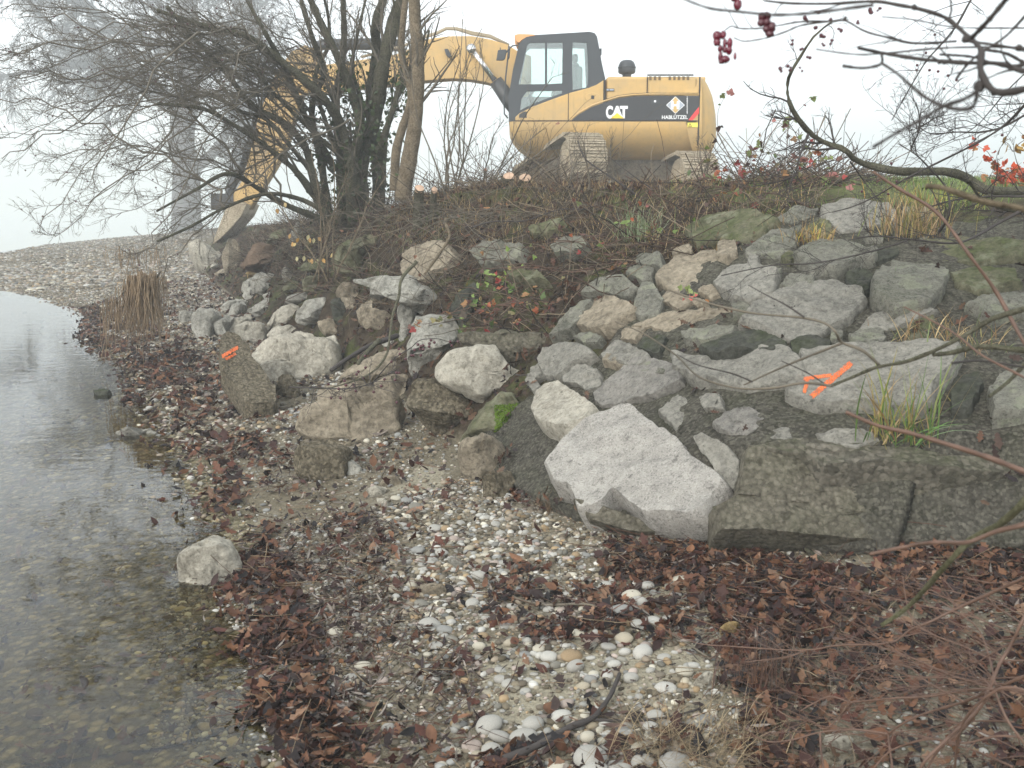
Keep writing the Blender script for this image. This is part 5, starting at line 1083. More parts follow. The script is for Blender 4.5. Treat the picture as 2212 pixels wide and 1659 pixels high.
# --- thorny bush reaching in from the right
haw = empty('hawthorn_bush', 'dark thorny bush with a thick mossy branch curving in from the right edge', 'bush')
HB = [('RT', 5.2, 4.6, .026, .004, [2400,1150,2212,1160,1980,1150,1880,1085,1750,1040,1500,1040,1350,1020,1200,975,1125,905,1020,870,920,810,830,700,785,600,780,500,805,430,860,340,940,220,1050,130]),
 ('RT', 4.6, 4.5, .007, .003, [905,815,870,900,845,980,830,1062]), ('RT', 4.6, 4.9, .005, .002, [830,1062,760,1090,680,1110,560,1130]),
 ('RT', 3.9, 4.4, .006, .002, [2330,500,2212,640,2080,770,1900,880,1700,980,1500,1080,1330,1180,1180,1250,1050,1285]),
 ('RT', 4.6, 4.2, .006, .0015, [1930,-60,1890,0,1800,160,1700,280,1620,370,1540,500,1460,640,1410,730]),
 ('RT', 4.8, 4.6, .007, .002, [1700,1400,1760,1290,1740,1140,1640,1020,1560,940,1450,870]),
 ('RT', 4.4, 4.2, .004, .0015, [1530,890,1580,770,1560,620]), ('RT', 4.4, 4.2, .004, .0015, [1580,770,1650,730,1720,680]),
 ('RT', 4.4, 4.6, .005, .002, [2212,700,2080,770,1950,800,1800,800,1650,810,1580,770]), ('RT', 4.4, 4.6, .003, .001, [2212,450,2100,560,2000,680,1900,780,1700,880,1600,910]),
 ('RT', 4.8, 5.0, .004, .0015, [1160,980,1230,1080,1300,1170,1340,1220]), ('RT', 4.9, 4.9, .008, .003, [2400,1180,2212,1190,2000,1190,1800,1210,1650,1250]),
 ('RT', 5, 4.6, .012, .006, [2212,1290,2050,1250,1950,1200,1880,1090]), ('R6', 4.6, 4.2, .008, .002, [1906,100,1780,170,1600,260,1400,250,1200,230,1060,250]),
 ('R6', 4.4, 4.4, .004, .002, [1350,250,1150,310,900,360,700,370,450,420])]
hp, hr = [], []
for k, (rg, y0, y1, r0, r1, p) in enumerate(HB):
    P = traced(rg, y0, y1, *p, n=34, seed=k, wob=.01); branch('branch', P, r0, r1, GREYTWIG if r0 > .01 else TWIGB, haw, 8, .3, k); hp.append(P); hr.append(np.linspace(r0, r1, 34))
dense('crown', np.stack(hp), np.stack(hr), [(9, .42, 6, .9, (-.1, 0, .15), .2, .4, .0016, .05), (7, .14, 4, 1.0, (0, 0, .1), .2, .6, .001, .1), (3, .035, 2, 1.2, (0, 0, 0), .1, .7, .0008, .1)], TWIGB, haw, 120)
hb = [(1672,210),(1618,320),(1640,425),(1692,433),(1752,458),(1803,485),(1727,537),(1562,425),(1565,395),(2080,818),(1408,990),(1230,1160),(1455,1140),(1440,1100),(1390,1175),(1365,1160)]
for q in hb: o = blobs(at(*px('RT', *q)[0], 4.4)[None], A([.006]), BERRY, 'berry', haw, 2)
# --- berried branch overhead, close to the camera
vib = empty('viburnum_branch', 'blurred bare branches with clusters of shrivelled red berries across the top right corner', 'branch')
VB = [(1.25, 1.35, .0055, .003, [2400,420,2212,430,2060,385,1850,380,1600,360,1350,320,1210,290]), (1.2, 1.5, .0075, .002, [2300,520,2050,560,1950,430,1950,300,1850,200,1740,110,1600,60,1450,30,1300,8,1050,22,800,20,640,4]),
 (1.5, 1.5, .003, .0012, [1800,250,1550,262,1400,230,1250,190,1130,125,1050,128,880,130,720,155,610,172,490,172,440,158,400,185]),
 (1.5, 1.5, .0025, .001, [1120,120,880,150,760,195,650,230,520,250,455,228]), (1.0, 1.1, .0028, .0016, [1300,30,1060,62,900,82,700,90,500,72,300,48,120,-20]),
 (1.3, 1.4, .003, .0012, [2400,290,2212,290,2000,285,1700,292,1400,320,1200,330,950,298]), (1.4, 1.5, .002, .001, [2300,175,2212,170,1800,165,1550,120,1350,102]),
 (1.1, 1.2, .005, .004, [2150,-60,2100,0,2000,120,1900,225]), (.95, 1.0, .0035, .002, [1950,540,1850,600,1720,645,1600,720,1450,800,1300,890]),
 (1.0, 1.05, .003, .002, [1930,570,1890,655,1750,650,1600,580,1450,450,1345,380]), (1.3, 1.3, .0035, .002, [2300,330,2150,290,1950,260,1850,250]), (1.2, 1.2, .003, .002, [1120,400,1240,412,1345,388,1350,330]),
 (1.3, 1.35, .004, .002, [2300,380,2100,400,1900,345,1700,330]), (1.3, 1.35, .003, .002, [2250,60,2100,220,1900,360,1800,480]), (1.35, 1.35, .004, .0025, [2300,440,2120,330,1960,300])]
vp_, vr_ = [], []
for k, (y0, y1, r0, r1, p) in enumerate(VB):
    r0, r1 = r0 * .6, r1 * .7
    P = traced('RT', y0, y1, *p, n=40, seed=k + 40, wob=.01); branch('branch', P, r0, r1, TWIGB, vib, 8, .35, k); vp_.append(P); vr_.append(np.linspace(r0, r1, 40))
dense('crown', np.stack(vp_[:3]), np.stack(vr_[:3]), [(5, .09, 5, .9, (0, 0, -.1), .2, .5, .0008, .1)], TWIGB, vib, 130)
for q, s in (((1860, 235), 30), ((1940, 520), 40), ((2030, 560), 24), ((1130, 110), 14), ((1545, 45), 22), ((2180, 290), 24), ((1700, 375), 16), ((1730, 380), 14), ((1460, 245), 13)):
    p = at(*px('RT', *q)[0], 1.25); V, Q = ico(3); V = V * (1 + .5 * fbm(V, 1.8, 3, s)[:, None]) * s * .8 * .3566 / F * 1.25; make_mesh('gall', V + p, Q, TWIGB, vib)
r = RS(77)
for (u, v, w_, h_, y) in ((352,218,26,28,1.5),(388,212,20,24,1.5),(352,256,22,22,1.5),(372,296,16,20,1.5),(398,262,12,26,1.5),(430,262,17,30,1.5),(425,305,20,26,1.5),(400,300,14,20,1.5),(372,345,14,32,1.5),(400,360,30,22,1.5),(380,375,18,12,1.5),(462,340,9,24,1.5),
        (478,28,24,30,1.5),(458,0,20,10,1.5),(625,100,24,26,1.45),(655,95,26,22,1.45),(620,138,22,22,1.45),(652,135,26,24,1.45),(685,165,24,30,1.45),(650,175,20,24,1.45),(672,205,26,20,1.45)):
    p = at(*px('RT', u, v)[0], y); V, Q = ico(3); k_ = .3566 / F * y
    V = V * (w_ * k_, w_ * k_, h_ * k_); V = V * (1 + .22 * fbm(unit(V), 1.5, 3, u)[:, None]); make_mesh('berry', V + p, Q, HIP if u < 500 else BERRY, vib)
for (u, v) in ((985,215),(1000,222),(870,295),(860,300),(900,345),(915,350),(735,415),(742,432),(780,400),(800,410),(795,425),(855,410),(868,430),(990,265),(1000,275),(1050,245),(1040,265),(810,245),(808,268),(1090,175),(1105,185),(1040,120),(885,110),(900,130),(950,70),(970,75),(895,120),(950,168),(1205,140),(1205,128),(1340,50),(1325,65),(1280,60),(1285,75)):
    p = at(*px('RT', u, v)[0], 1.9); V, Q = ico(2); V = V * r.uniform(.0022, .0042) * (1, 1, r.uniform(.7, 1.2)); V = V * (1 + .3 * fbm(unit(V), 1.5, 2, u)[:, None]); make_mesh('berry', V + p, Q, BERRY, vib)
# --- branches crossing the wall
cross = empty('reaching_branch', 'lichened bare branch reaching in from the right across the marked slab', 'branch')
CB = [(1.9, 2.1, .0055, .003, GREYTWIG, [2050,530,1906,580,1750,630,1650,690,1520,760,1350,830,1200,860,1100,900,980,950]), (2.1, 2.3, .0032, .0015, TWIG, [980,950,850,935,700,960,540,962,400,930,320,890,230,800,80,700,-60,640]),
 (2.05, 2.2, .0036, .002, TWIG, [1210,850,1130,780,1030,740,1000,690,950,650,840,622,600,600,380,550,200,490]), (2.1, 2.3, .003, .0018, TWIG, [1030,745,840,820,700,880,560,945]), (2.1, 2.1, .0018, .001, TWIGB, [600,930,500,890,340,850,240,800]),
 (1.8, 1.9, .006, .004, GREYTWIG, [2050,790,1906,780,1700,760,1560,790,1470,800]), (2.1, 2.2, .002, .001, TWIGB, [850,620,760,560,680,520,580,465]), (2.1, 2.1, .002, .001, TWIGB, [960,950,870,890,740,830]), (1.5, 1.6, .0055, .0028, REDTWIG, [2100,1440,1906,1360,1750,1300,1600,1250,1370,1180,1200,1140,1050,1075]),
 (1.6, 1.8, .0022, .0014, REDTWIG, [2000,960,1870,890,1700,800,1560,690,1330,570]), (2.0, 2.2, .0045, .0028, REDTWIG, [2080,1000,1906,740,1780,510,1650,330,1490,120,1300,0,1180,-80]), (1.2, 1.25, .0042, .003, PALEBARK, [2100,160,1906,100,1700,60,1520,0,1440,-10]),
 (1.9, 1.9, .005, .003, GREYTWIG, [2050,700,1906,850,1830,930,1740,1000]), (1.9, 1.9, .0025, .0015, TWIGB, [1560,840,1700,830,1906,860])]
for k, (y0, y1, r0, r1, mt, p) in enumerate(CB):
    P = traced('R6', y0, y1, *p, n=36, seed=k + 60, wob=.008); branch('branch', P, r0, r1, mt, cross, 8, .25, k)
# --- reddish stems in the lower right corner
dog = empty('dogwood_bush', 'tangle of leafless reddish stems over the leaves in the lower right corner', 'bush')
DB = [(2.0, 2.6, .0055, .0016, [2150,560,2037,600,1860,680,1640,780,1500,850,1400,890,1320,950,1200,970,1000,975,850,1000,700,1000,400,980,200,960,0,870]), (2.5, 2.6, .0028, .001, [830,1000,700,1040,450,1070]),
 (1.9, 2.3, .0062, .003, [2200,1110,2037,1150,1880,1215,1700,1290,1500,1350,1380,1400,1280,1470]), (2.3, 2.4, .004, .002, [1280,1470,1100,1445,900,1460,750,1500,600,1510,480,1440]), (2.1, 2.4, .0038, .002, [1850,1215,1700,1230,1500,1260,1300,1270,1080,1290,960,1260,860,1300,790,1340]),
 (2.3, 2.2, .004, .003, [1280,1470,1290,1560,1310,1700]), (2.3, 2.2, .0035, .003, [900,1460,905,1560,925,1700]), (2.3, 2.4, .003, .0015, [1080,1290,1000,1380,930,1440,850,1400,740,1380,640,1320]),
 (2.0, 1.9, .0055, .004, [2100,700,2037,820,1960,980,1900,1080,1850,1200,1780,1330,1650,1460,1500,1600,1440,1700]), (2.0, 2.2, .003, .0015, [2037,1060,1860,1050,1700,980,1500,900,1400,800,1360,590]),
 (2.0, 2.3, .0035, .002, [1860,1210,1650,1150,1450,1060,1310,1000,1180,900]), (1.9, 2.1, .004, .003, [1860,1215,1720,1420,1560,1560,1480,1700]), (2.0, 2.2, .003, .002, [1880,1200,1830,1000,1760,860,1560,720]), (1.9, 2.1, .0035, .002, [2100,1500,1900,1480,1700,1520,1500,1500,1300,1560,1200,1659]),
 (2.0, 2.3, .003, .0015, [1700,1290,1500,1180,1400,1100,1250,1080,1100,1130]), (1.8, 1.9, .004, .003, [2100,1600,1950,1400,1870,1220]), (2.6, 2.7, .0025, .0012, [1310,1000,1240,1080,1180,1260]), (1.8, 2.0, .0045, .003, [2100,1240,1900,1220,1700,1400,1650,1659]), (2.5, 3.2, .0022, .0012, [1180,1250,1060,1180,900,1120,760,1050,600,1060])]
rq = RS(501)
for _ in range(16):
    u0, v0 = rq.uniform(1900, 2250), rq.uniform(900, 1750); u1, v1 = u0 - rq.uniform(350, 1100), v0 + rq.uniform(-380, 200); mu, mv = (u0 + u1) / 2, (v0 + v1) / 2 - rq.uniform(-40, 130)
    ya = rq.uniform(1.9, 2.4); DB.append((ya, ya + rq.uniform(.1, .6), rq.uniform(.002, .0042), .001, [u0, v0, (u0 + mu) / 2, (v0 + mv) / 2 - 20, mu, mv, (u1 + mu) / 2, (v1 + mv) / 2 - 15, u1, v1]))
dp, dr = [], []
for k, (y0, y1, r0, r1, p) in enumerate(DB):
    r0, r1 = r0 * .72, r1 * .8
    P = traced('RR', y0, y1, *p, n=36, seed=k + 80, wob=.008); branch('branch', P, r0, r1, REDTWIG, dog, 8, .25, k); dp.append(P); dr.append(np.linspace(r0, r1, 36))
dense('crown', np.stack(dp), np.stack(dr), [(4, .35, 6, .7, (-.3, .2, -.05), .15, .45, .0012, .1), (3, .12, 4, .8, (-.1, .1, 0), .2, .6, .0009, .1)], REDTWIG, dog, 140)
mos = empty('mossy_branch', 'thick green-mossed branch with a reddish fork, blurred at the right edge', 'branch')
P = traced('RR', 1.35, 1.7, 2150, 60, 2037, 180, 1900, 300, 1750, 380, 1600, 530, 1400, 750, 1240, 865, n=40); branch('branch', P, .0065, .0035, rockmat('mossy_bark', (.1, .11, .05), (.26, .24, .15), scale=20, crack=0, moss=.6), mos, 10, .2)
P = traced('RR', 1.4, 1.55, 2150, 240, 2037, 300, 1880, 340, 1720, 400, 1550, 400, 1400, 420, 1180, 465, n=40); branch('branch', P, .0042, .0025, REDTWIG, mos, 8, .25)
# --- loose sticks
STK = [('RR', 3.55, 3.0, .009, .006, GREYTWIG, 'long grey-green stick leaning from the granite boulder onto the leaves', [310,210,450,290,560,350,640,400,800,460,900,520,1000,590,1080,640,1180,720,1310,785]),
 ('RP', 2.95, 3.3, .013, .006, TWIGB, 'thick black forked stick lying over the big pebbles at the bottom', [1060,1659,1180,1610,1300,1550,1420,1480,1560,1420,1640,1320,1680,1240,1705,1175]),
 ('RP', 3.1, 3.2, .005, .003, TWIGB, 'thin dark twig running right from the fork of the black stick', [1560,1420,1700,1425,1850,1420,2000,1400,2150,1360]),
 ('RP', 4.2, 3.6, .006, .003, TWIG, 'long bent twig lying across the sand and pebble bed', [1065,700,1150,745,1300,775,1500,770,1640,800,1780,850,1900,890,2060,980,2212,1080]),
 ('RP', 4.2, 3.9, .003, .002, REDTWIG, 'thin straight red twig above the long bent twig', [1100,705,1300,715,1500,750,1700,790,2000,900]),
 ('RF', 8.2, 7.6, .013, .009, PALEBARK, 'pale debarked broken stick standing out of the leafy bank', [220,455,228,500,245,560,200,640,150,710,100,780]),
 ('R4', 7.0, 6.5, .02, .014, TWIGB, 'upper of two cut grey branches lying against the tan rock', [1590,560,1480,600,1400,630,1280,700,1150,790]),
 ('R4', 6.8, 6.4, .016, .012, GREYTWIG, 'lower of two cut grey branches, its end pointing at the water', [1470,590,1380,680,1330,745]),
 ('R4', 6.9, 6.3, .012, .003, GREYTWIG, 'crooked lichened branch hanging down over the tan rock', [1720,70,1620,180,1600,300,1560,420,1540,560,1520,680,1440,790,1300,860,1100,910,900,890]),
 ('RF', 7.4, 7.0, .007, .004, TWIGB, 'black stick lying diagonally below the green grass tuft', [1220,600,1160,680,1060,770,980,850]),
 ('RF', 8.0, 7.9, .006, .002, TWIGB, 'long dark twig stretching across the leafy bank', [370,510,480,475,600,470,700,465,900,400,1100,400,1250,360,1400,370]),
 ('RF', 7.7, 8.0, .008, .004, TWIGB, 'dark broken branch sticking up in front of the excavator track', [1520,360,1400,350,1200,215,1060,120,1020,60,1000,0]),
 ('RF', 7.8, 8.0, .006, .003, TWIGB, 'dark forked branch leaning to the right of the broken one', [1520,350,1420,270,1320,200,1180,90]),
 ('R5', 4.2, 4.1, .003, .002, TWIGB, 'tiny black twig lying on the bright white slab', [775,688,800,692,840,690]),
 ('RF', 7.6, 7.8, .008, .005, PALEBARK, 'short pale stick in front of the green grass tuft', [1145,612,1220,600,1300,570])]
for rg, y0, y1, r0, r1, mt, lab, p in STK:
    q = px(rg, *p); P = []
    onb = rg in ('RR', 'RP')
    if onb:
        for (u, v) in q:
            h, _ = cast(u, min(v, 1800)); P.append(h + A((0, 0, r0 + .012)))
        if rg == 'RR': P[0] = at(*q[0], P[0][1] - .25) + 0
    else: P = [at(u, v, y0 + (y1 - y0) * k / (len(q) - 1)) for k, (u, v) in enumerate(q)]
    P = spline(P, 30); mb = MB(); n = len(P); mb.tube(P, np.linspace(r0, r1, n) * (1 + .2 * fbm(np.c_[np.arange(n) * .7, np.zeros(n), np.zeros(n)], 1, 2, len(lab))), 8); tag(mb.build('stick', mt, smooth=True), lab, 'stick')
# small berried twigs below the bush
sp = empty('berried_twig', 'thin twig with dark berries hanging in front of the upright tan block', 'twig')
P = traced('R4', 6.2, 6.2, 1420, 880, 1560, 720, 1680, 640, 1740, 590, 1850, 580, 1930, 600, 2000, 600, n=24); branch('branch', P, .004, .0015, TWIGB, sp)
for (u, v) in ((1725,618),(1745,630),(1740,650),(1762,650),(1800,632),(1802,612),(1835,605),(1812,590),(1938,600),(1950,625),(1990,600),(1683,690),(1697,690),(1745,690),(1705,655),(1760,625)):
    V, Q = ico(2); make_mesh('berry', V * .009 + at(*px('R4', u, v)[0], 6.2), Q, BERRY, sp)
sp = empty('berried_twig', 'twiggy spray with dark berries above the broad flat-topped block', 'twig'); P = traced('R4', 5.6, 5.6, 880, 900, 1080, 905, 1250, 910, 1400, 880, 1560, 800, n=24); branch('branch', P, .005, .002, TWIGB, sp)
_, c_ = dense('crown', P[None], np.full((1, 24), .004), [(22, .35, 5, .9, (0, -.2, .0), .2, .6, .0016, .1), (5, .12, 3, 1, (0, 0, 0), .2, .6, .0012, .1)], TWIGB, sp, 150)
for p in c_[0][:, -1][RS(3).randint(0, len(c_[0]), 26)]: V, Q = ico(2); make_mesh('berry', V * .008 + p, Q, BERRY, sp)
# --- tree stumps with fresh cut faces
CUT = simple('fresh_cut_wood', (.48, .33, .23), .7, var=.25, scale=14)
for u0, v0, w_, h_, y, base, lab in ((592, 210, 40, 26, 9.3, 430, 'left of two tree stumps with pale cut tops, the one cut at a slant'), (690, 215, 34, 24, 9.1, 330, 'right of two tree stumps with a round pale cut top'), (68, 280, 27, 24, 9.7, 420, 'low stump with a pink cut face next to the pale trunk'), (155, 285, 17, 18, 9.6, 420, 'smaller cut stem right of the pink-faced stump')):
    t = empty('tree_stump', lab, 'tree stump'); c = at(*px('RF', u0, v0)[0], y); b = at(*px('RF', u0 - 10, base)[0], y + .1); k_ = .5425 * K / F * y; R_ = w_ * k_
    nrm = unit(A((.1 if w_ != 40 else -.35, -.75, .62)))
    mb = MB(); P = spline([b + A((0, 0, -.15)), b * .5 + c * .5, c], 10); mb.tube(P, np.linspace(R_ * 1.25, R_ * .97, 10), 16, cap=False); mb.build('trunk', BARK, t, smooth=True)
    e1 = unit(np.cross(nrm, (0, 0, 1))); e2 = np.cross(nrm, e1); th = np.linspace(0, 2 * math.pi, 25)[:-1]; rr_ = R_ * (1 + .12 * fbm(np.c_[np.cos(th), np.sin(th), th * 0], 1.5, 2, u0))
    V = [c + nrm * .012] + [c + e1 * rr_[k] * math.cos(a) + e2 * rr_[k] * h_ / w_ * 1.25 * math.sin(a) for k, a in enumerate(th)] + [c + e1 * rr_[k] * math.cos(a) + e2 * rr_[k] * 1.2 * h_ / w_ * math.sin(a) - nrm * .06 for k, a in enumerate(th)]
    make_mesh('cut_face', V, [(0, 1 + k, 1 + (k + 1) % 24) for k in range(24)] + [(1 + k, 25 + k, 25 + (k + 1) % 24, 1 + (k + 1) % 24) for k in range(24)], CUT, t, False)
# --- flotsam hanging from a low branch
STRAW = simple('dry_reed', (.36, .26, .16), .8, var=.45, scale=4); 
fl = empty('hanging_reeds', 'clump of dry brown reeds hanging from a low branch at the waterline', 'reeds')
P = traced('RL', 10.4, 10.4, 1060, 340, 1030, 385, 960, 375, 900, 385, 850, 420, 800, 500, 720, 545, 620, 570, 420, 572, n=40, wob=.002); branch('branch', P, .012, .004, TWIG, fl, 6)
r = RS(15); pr = []
q = np.concatenate([r.uniform(.13, .42, 330), r.uniform(.42, .8, 70)]); b = np.stack([np.interp(q * 39, np.arange(40), P[:, k]) for k in range(3)], 1) + r.normal(size=(400, 3)) * (.03, .1, .03)
L_ = np.where(q < .5, r.uniform(.15, .6, 400), r.uniform(.2, .6, 400)) ; L_[r.rand(400) < .06] *= 1.35
pts = [b]; d = np.tile(A((0, 0, -1.)), (400, 1))
for i in range(6): d = unit(d + r.normal(size=(400, 3)) * .09 + A((-.02, 0, -.12))); pts.append(pts[-1] + d * (L_ / 6)[:, None])
V, Q = tubes_arr(np.stack(pts, 1), np.tile(np.linspace(.006, .0025, 7), (400, 1)), 3); make_mesh('reed_strands', V, Q, STRAW, fl)
fl2 = empty('hanging_reeds', 'thin veil of dry reeds hanging behind the thick clump', 'reeds'); P = traced('RL', 13, 13, 1060, 200, 980, 190, 880, 230, 800, 200, 740, 195, n=30, wob=.002); branch('branch', P, .01, .004, TWIG, fl2, 6)
b = P[r.randint(0, 30, 45)] + r.normal(size=(45, 3)) * (.05, .1, .03); pts = [b]; d = np.tile(A((0, 0, -1.)), (45, 1)); L_ = r.uniform(.15, .45, 45)
for i in range(6): d = unit(d + r.normal(size=(45, 3)) * .1); pts.append(pts[-1] + d * (L_ / 6)[:, None])
V, Q = tubes_arr(np.stack(pts, 1), np.tile(np.linspace(.005, .0025, 7), (45, 1)), 3); make_mesh('reed_strands', V, Q, STRAW, fl2)
# ------------------------------------------------------------------ grasses, brambles, litter
def blades(B, H, W, cols, lean=.5, droop=.6, n=6, seed=0, up=None):
    r = RS(seed); N = len(B); a = r.uniform(0, 2 * math.pi, N); hd = np.stack([np.cos(a), np.sin(a), np.zeros(N)], 1)
    d = unit(A((0, 0, 1)) + hd * r.uniform(0, lean, (N, 1))); P = [B]; p = B
    dr = r.uniform(.2, 1, (N, 1)) * droop
    for i in range(n - 1):
        d = unit(d + (hd * .35 + A((0, 0, -.35))) * dr * (i + 1) / n + r.normal(size=(N, 3)) * .03); p = p + d * (H / (n - 1))[:, None]; P.append(p)
    P = np.stack(P, 1); S = np.stack([-np.sin(a + .5), np.cos(a + .5), np.zeros(N)], 1); w_ = W[:, None] * A([.6, 1, 1, .8, .5, .08][:n])
    L_ = P - S[:, None] * w_[..., None] / 2; R_ = P + S[:, None] * w_[..., None] / 2; V = np.stack([L_, R_], 2).reshape(-1, 3)
    b = np.arange(N)[:, None] * n * 2; i = np.arange(n - 1)[None] * 2; Q = np.stack([b + i, b + i + 1, b + i + 3, b + i + 2], -1).reshape(-1, 4)
    return V, Q, np.repeat(cols, n * 2, 0)
GRN = [(.1, .17, .04), (.16, .22, .06), (.2, .26, .09)]; DRY = [(.38, .27, .13), (.3, .2, .1), (.45, .34, .18), (.2, .13, .07)]; YLW = [(.36, .3, .06), (.3, .33, .08), (.42, .25, .07)]
# green turf and dry stalks along the crest
r = RS(200)
P, N, s, t = on_ground(18000, 7.55, 8.9, 0.2, 4.4, 201); g_ = r.rand(len(P)) < np.clip(1.2 - (t - 2.0) * .35, .1, .95)
k = s > 7.7 + .35 * fbm(P, 1.5, 3, 4)
P = P[k]; g_ = g_[k]; n = len(P); c = np.where(g_[:, None], pick(GRN, n, r), pick(DRY, n, r))
V, Q, C_ = blades(P, r.uniform(.03, .1, n), r.uniform(.003, .006, n), c, .9, .9, 5, 202); tag(make_mesh('crest_grass', V, Q, BLADE, colr=C_), kind='stuff')
P, N, s, t = on_ground(8200, 7.15, 8.1, 2.7, 8.6, 203); kk_ = ~((t > 3.6) & (t < 6.4) & (s > 8.02)); P, N, s, t = P[kk_], N[kk_], s[kk_], t[kk_]; n = len(P); hgt = r.uniform(.03, .13, n) * np.where(r.rand(n) < .05, 1.8, 1)
V, Q, C_ = blades(P, hgt, r.uniform(.002, .005, n), pick(DRY + [(.1, .065, .045), (.07, .05, .035), (.14, .1, .07)], n, r), .9, .7, 6, 204); tag(make_mesh('dry_stalks', V, Q, BLADE, colr=C_), kind='stuff')
# twig litter over the bank
P, N, s, t = on_ground(10500, 6.5, 8.2, 2.6, 12.0, 205)
k = (s > 7.45 - np.clip(t - 3.0, 0, 9) * .42) & ~((t > 3.6) & (t < 6.4) & (s > 7.98)); P = P[k]; n = len(P); d = unit(r.normal(size=(n, 3)) * (1, .6, .25) + A((.5, .2, .25))); L_ = r.uniform(.1, .6, n); pts = [P + A((0, 0, .01))]
for i in range(4): d = unit(d + r.normal(size=(n, 3)) * .14); pts.append(pts[-1] + d * (L_ / 4)[:, None])
pts = np.stack(pts, 1); rr_ = r.uniform(.0012, .004, (n, 1)) * np.ones((1, 5)); V, Q = tubes_arr(pts, rr_, 3)
C_ = np.repeat(pick([(.05, .035, .025), (.08, .05, .038), (.13, .105, .075), (.03, .025, .02), (.2, .16, .11), (.1, .08, .06)], n, r), 15, 0)
VCT = vcmat('litter_twig', .8); tag(make_mesh('twig_litter', V, Q, VCT, colr=C_), kind='stuff')
# dead leaves on the bank and in the wall's joints
LC = [(.09, .04, .026), (.14, .07, .042), (.05, .03, .024), (.03, .022, .022), (.18, .11, .07), (.08, .05, .038)]
RC = [(.24, .12, .065), (.17, .08, .045), (.085, .036, .026), (.15, .065, .038), (.05, .025, .022), (.035, .022, .02), (.19, .095, .055), (.025, .018, .018), (.27, .16, .1), (.11, .042, .028), (.06, .04, .034), (.022, .019, .02), (.07, .03, .024)]
def litter(name, P, N, size, cols, shape, seed, lift=.012, asp=.55, tilt=.5, var=.3, curl=.3, stuff=True):
    r = RS(seed); n = len(P); Nn = unit(N + r.normal(size=(n, 3)) * tilt); Dd = np.cross(Nn, r.normal(size=(n, 3)))
    P = P + N * r.uniform(.002, lift, (n, 1)) - unit(Dd) * (size * .5)[:, None]
    V, Q, C_ = leaf_batch(P, Dd, Nn, size, size * asp, pick(cols, n, r, var), curl, shape, seed); return V, Q, C_
P, N, s, t = on_ground(9000, 5.6, 8.1, 3.4, 12.5, 206); k = (s > 7.3 - np.clip(t - 3.0, 0, 9) * .45) & (fbm(P, 1.6, 3, 8) > -.25); P, N = P[k], N[k]
V, Q, C_ = litter('l', P, N, RS(1).uniform(.025, .075, len(P)), LC, 'oak', 207, .03, .6, .7); bl = [(V, Q, C_)]
P, N, s, t = on_ground(1500, 5.15, 7.6, -.1 + 0.3, 2.6, 208); k = (t < 1.75 + .4 * fbm(P, 2, 2, 3)) & (fbm(P, 2.5, 3, 12) > .0); P, N = P[k], N[k]; P = P + N * .06
bl.append(litter('l', P, N, RS(2).uniform(.03, .07, len(P)), LC, 'oak', 209, .04, .6, .6))
P, N, s, t = on_ground(2600, 5.0, 7.4, 2.5, 8, 210); k = fbm(P, 3, 3, 15) > .16; P, N = P[k], N[k]; bl.append(litter('l', P + N * .05, N, RS(3).uniform(.02, .06, len(P)), LC, 'oak', 211, .03, .6, .6))
V, Q, C_ = merge(bl); tag(make_mesh('bank_leaves', V, Q, LEAF, colr=C_), kind='stuff')
# leaf litter on the beach: zones drawn on the ground
def zone(reg, *p): return px(reg, *p)
Z_edge = zone('D', 380,960, 440,960, 520,1080, 600,1180, 660,1300, 690,1420, 760,1480, 790,1659, 560,1659, 575,1600, 560,1500, 540,1430, 490,1400, 500,1340, 530,1260, 500,1200, 450,1100)
Z_edge2 = zone('D', 190,715, 350,720, 420,760, 480,850, 560,900, 600,960, 560,1010, 470,990, 400,980, 330,880, 260,780, 180,735)
Z_mid = zone('D', 620,960, 700,1060, 800,1120, 870,1180, 860,1260, 900,1330, 1010,1360, 1040,1480, 1070,1560, 1010,1640, 760,1640, 700,1440, 640,1260, 560,1130, 520,1010)
Z_right = zone('D', 1300,1160, 1560,1190, 1900,1210, 2260,1200, 3600,1150, 3900,2000, 2400,1990, 1560,1720, 1600,1560, 1560,1470, 1560,1330, 1450,1290, 1330,1270)
Z_hollow = zone('D', 760,690, 900,700, 880,780, 730,760); Z_gap = zone('D', 1110,930, 1200,960, 1200,1080, 1130,1120, 1080,1050)
Z_ctr = zone('D', 1080,1240, 1500,1270, 1560,1380, 1280,1400, 1060,1330)
Z_bot = zone('D', 1080,1600, 1500,1560, 1500,1720, 980,1720)
Pa = [on_ground(170000, 2.6, 5.3, .6, 5.5, 212), on_ground(90000, 2.6, 5.3, 5.5, 12, 1212)]
P, N, s, t = [np.concatenate(x) for x in zip(*Pa)]; uv, dep = proj(P); r = RS(213)
vis = (uv[:, 0] > -60) & (uv[:, 0] < 3400) & (uv[:, 1] < 1990) & (P[:, 1] > 1.2); P, N, s, t, uv, dep = P[vis], N[vis], s[vis], t[vis], uv[vis], dep[vis]
front = (P[:, 1] > 1.2)
uv = uv + np.stack([fbm(P, 3.2, 4, 901), fbm(P, 3.2, 4, 902)], 1) * 95
pr = np.where(t > 5.4, .09, .035)
for z, p_ in ((Z_edge, .62), (Z_edge2, .4), (Z_mid, .36), (Z_right, .88), (Z_hollow, .6), (Z_gap, .6), (Z_ctr, .3), (Z_bot, .25)): pr = np.where(inpoly(uv, z), p_, pr)
band = (s > 2.97) & (s < 3.16) & (t < 12) & (t > 5); pr = np.where(band, np.maximum(pr, .42), pr)
pr = pr * np.clip(.75 + 1.3 * fbm(P, 3, 3, 31), .15, 1.3); pr = np.where((s < 2.93) & (t > 4), pr * .15, pr); pr = np.where(s < 2.75, .02, pr)
k = (r.rand(len(P)) < pr) & front; Pk, Nk, uvk, tk = P[k], N[k], uv[k], t[k]
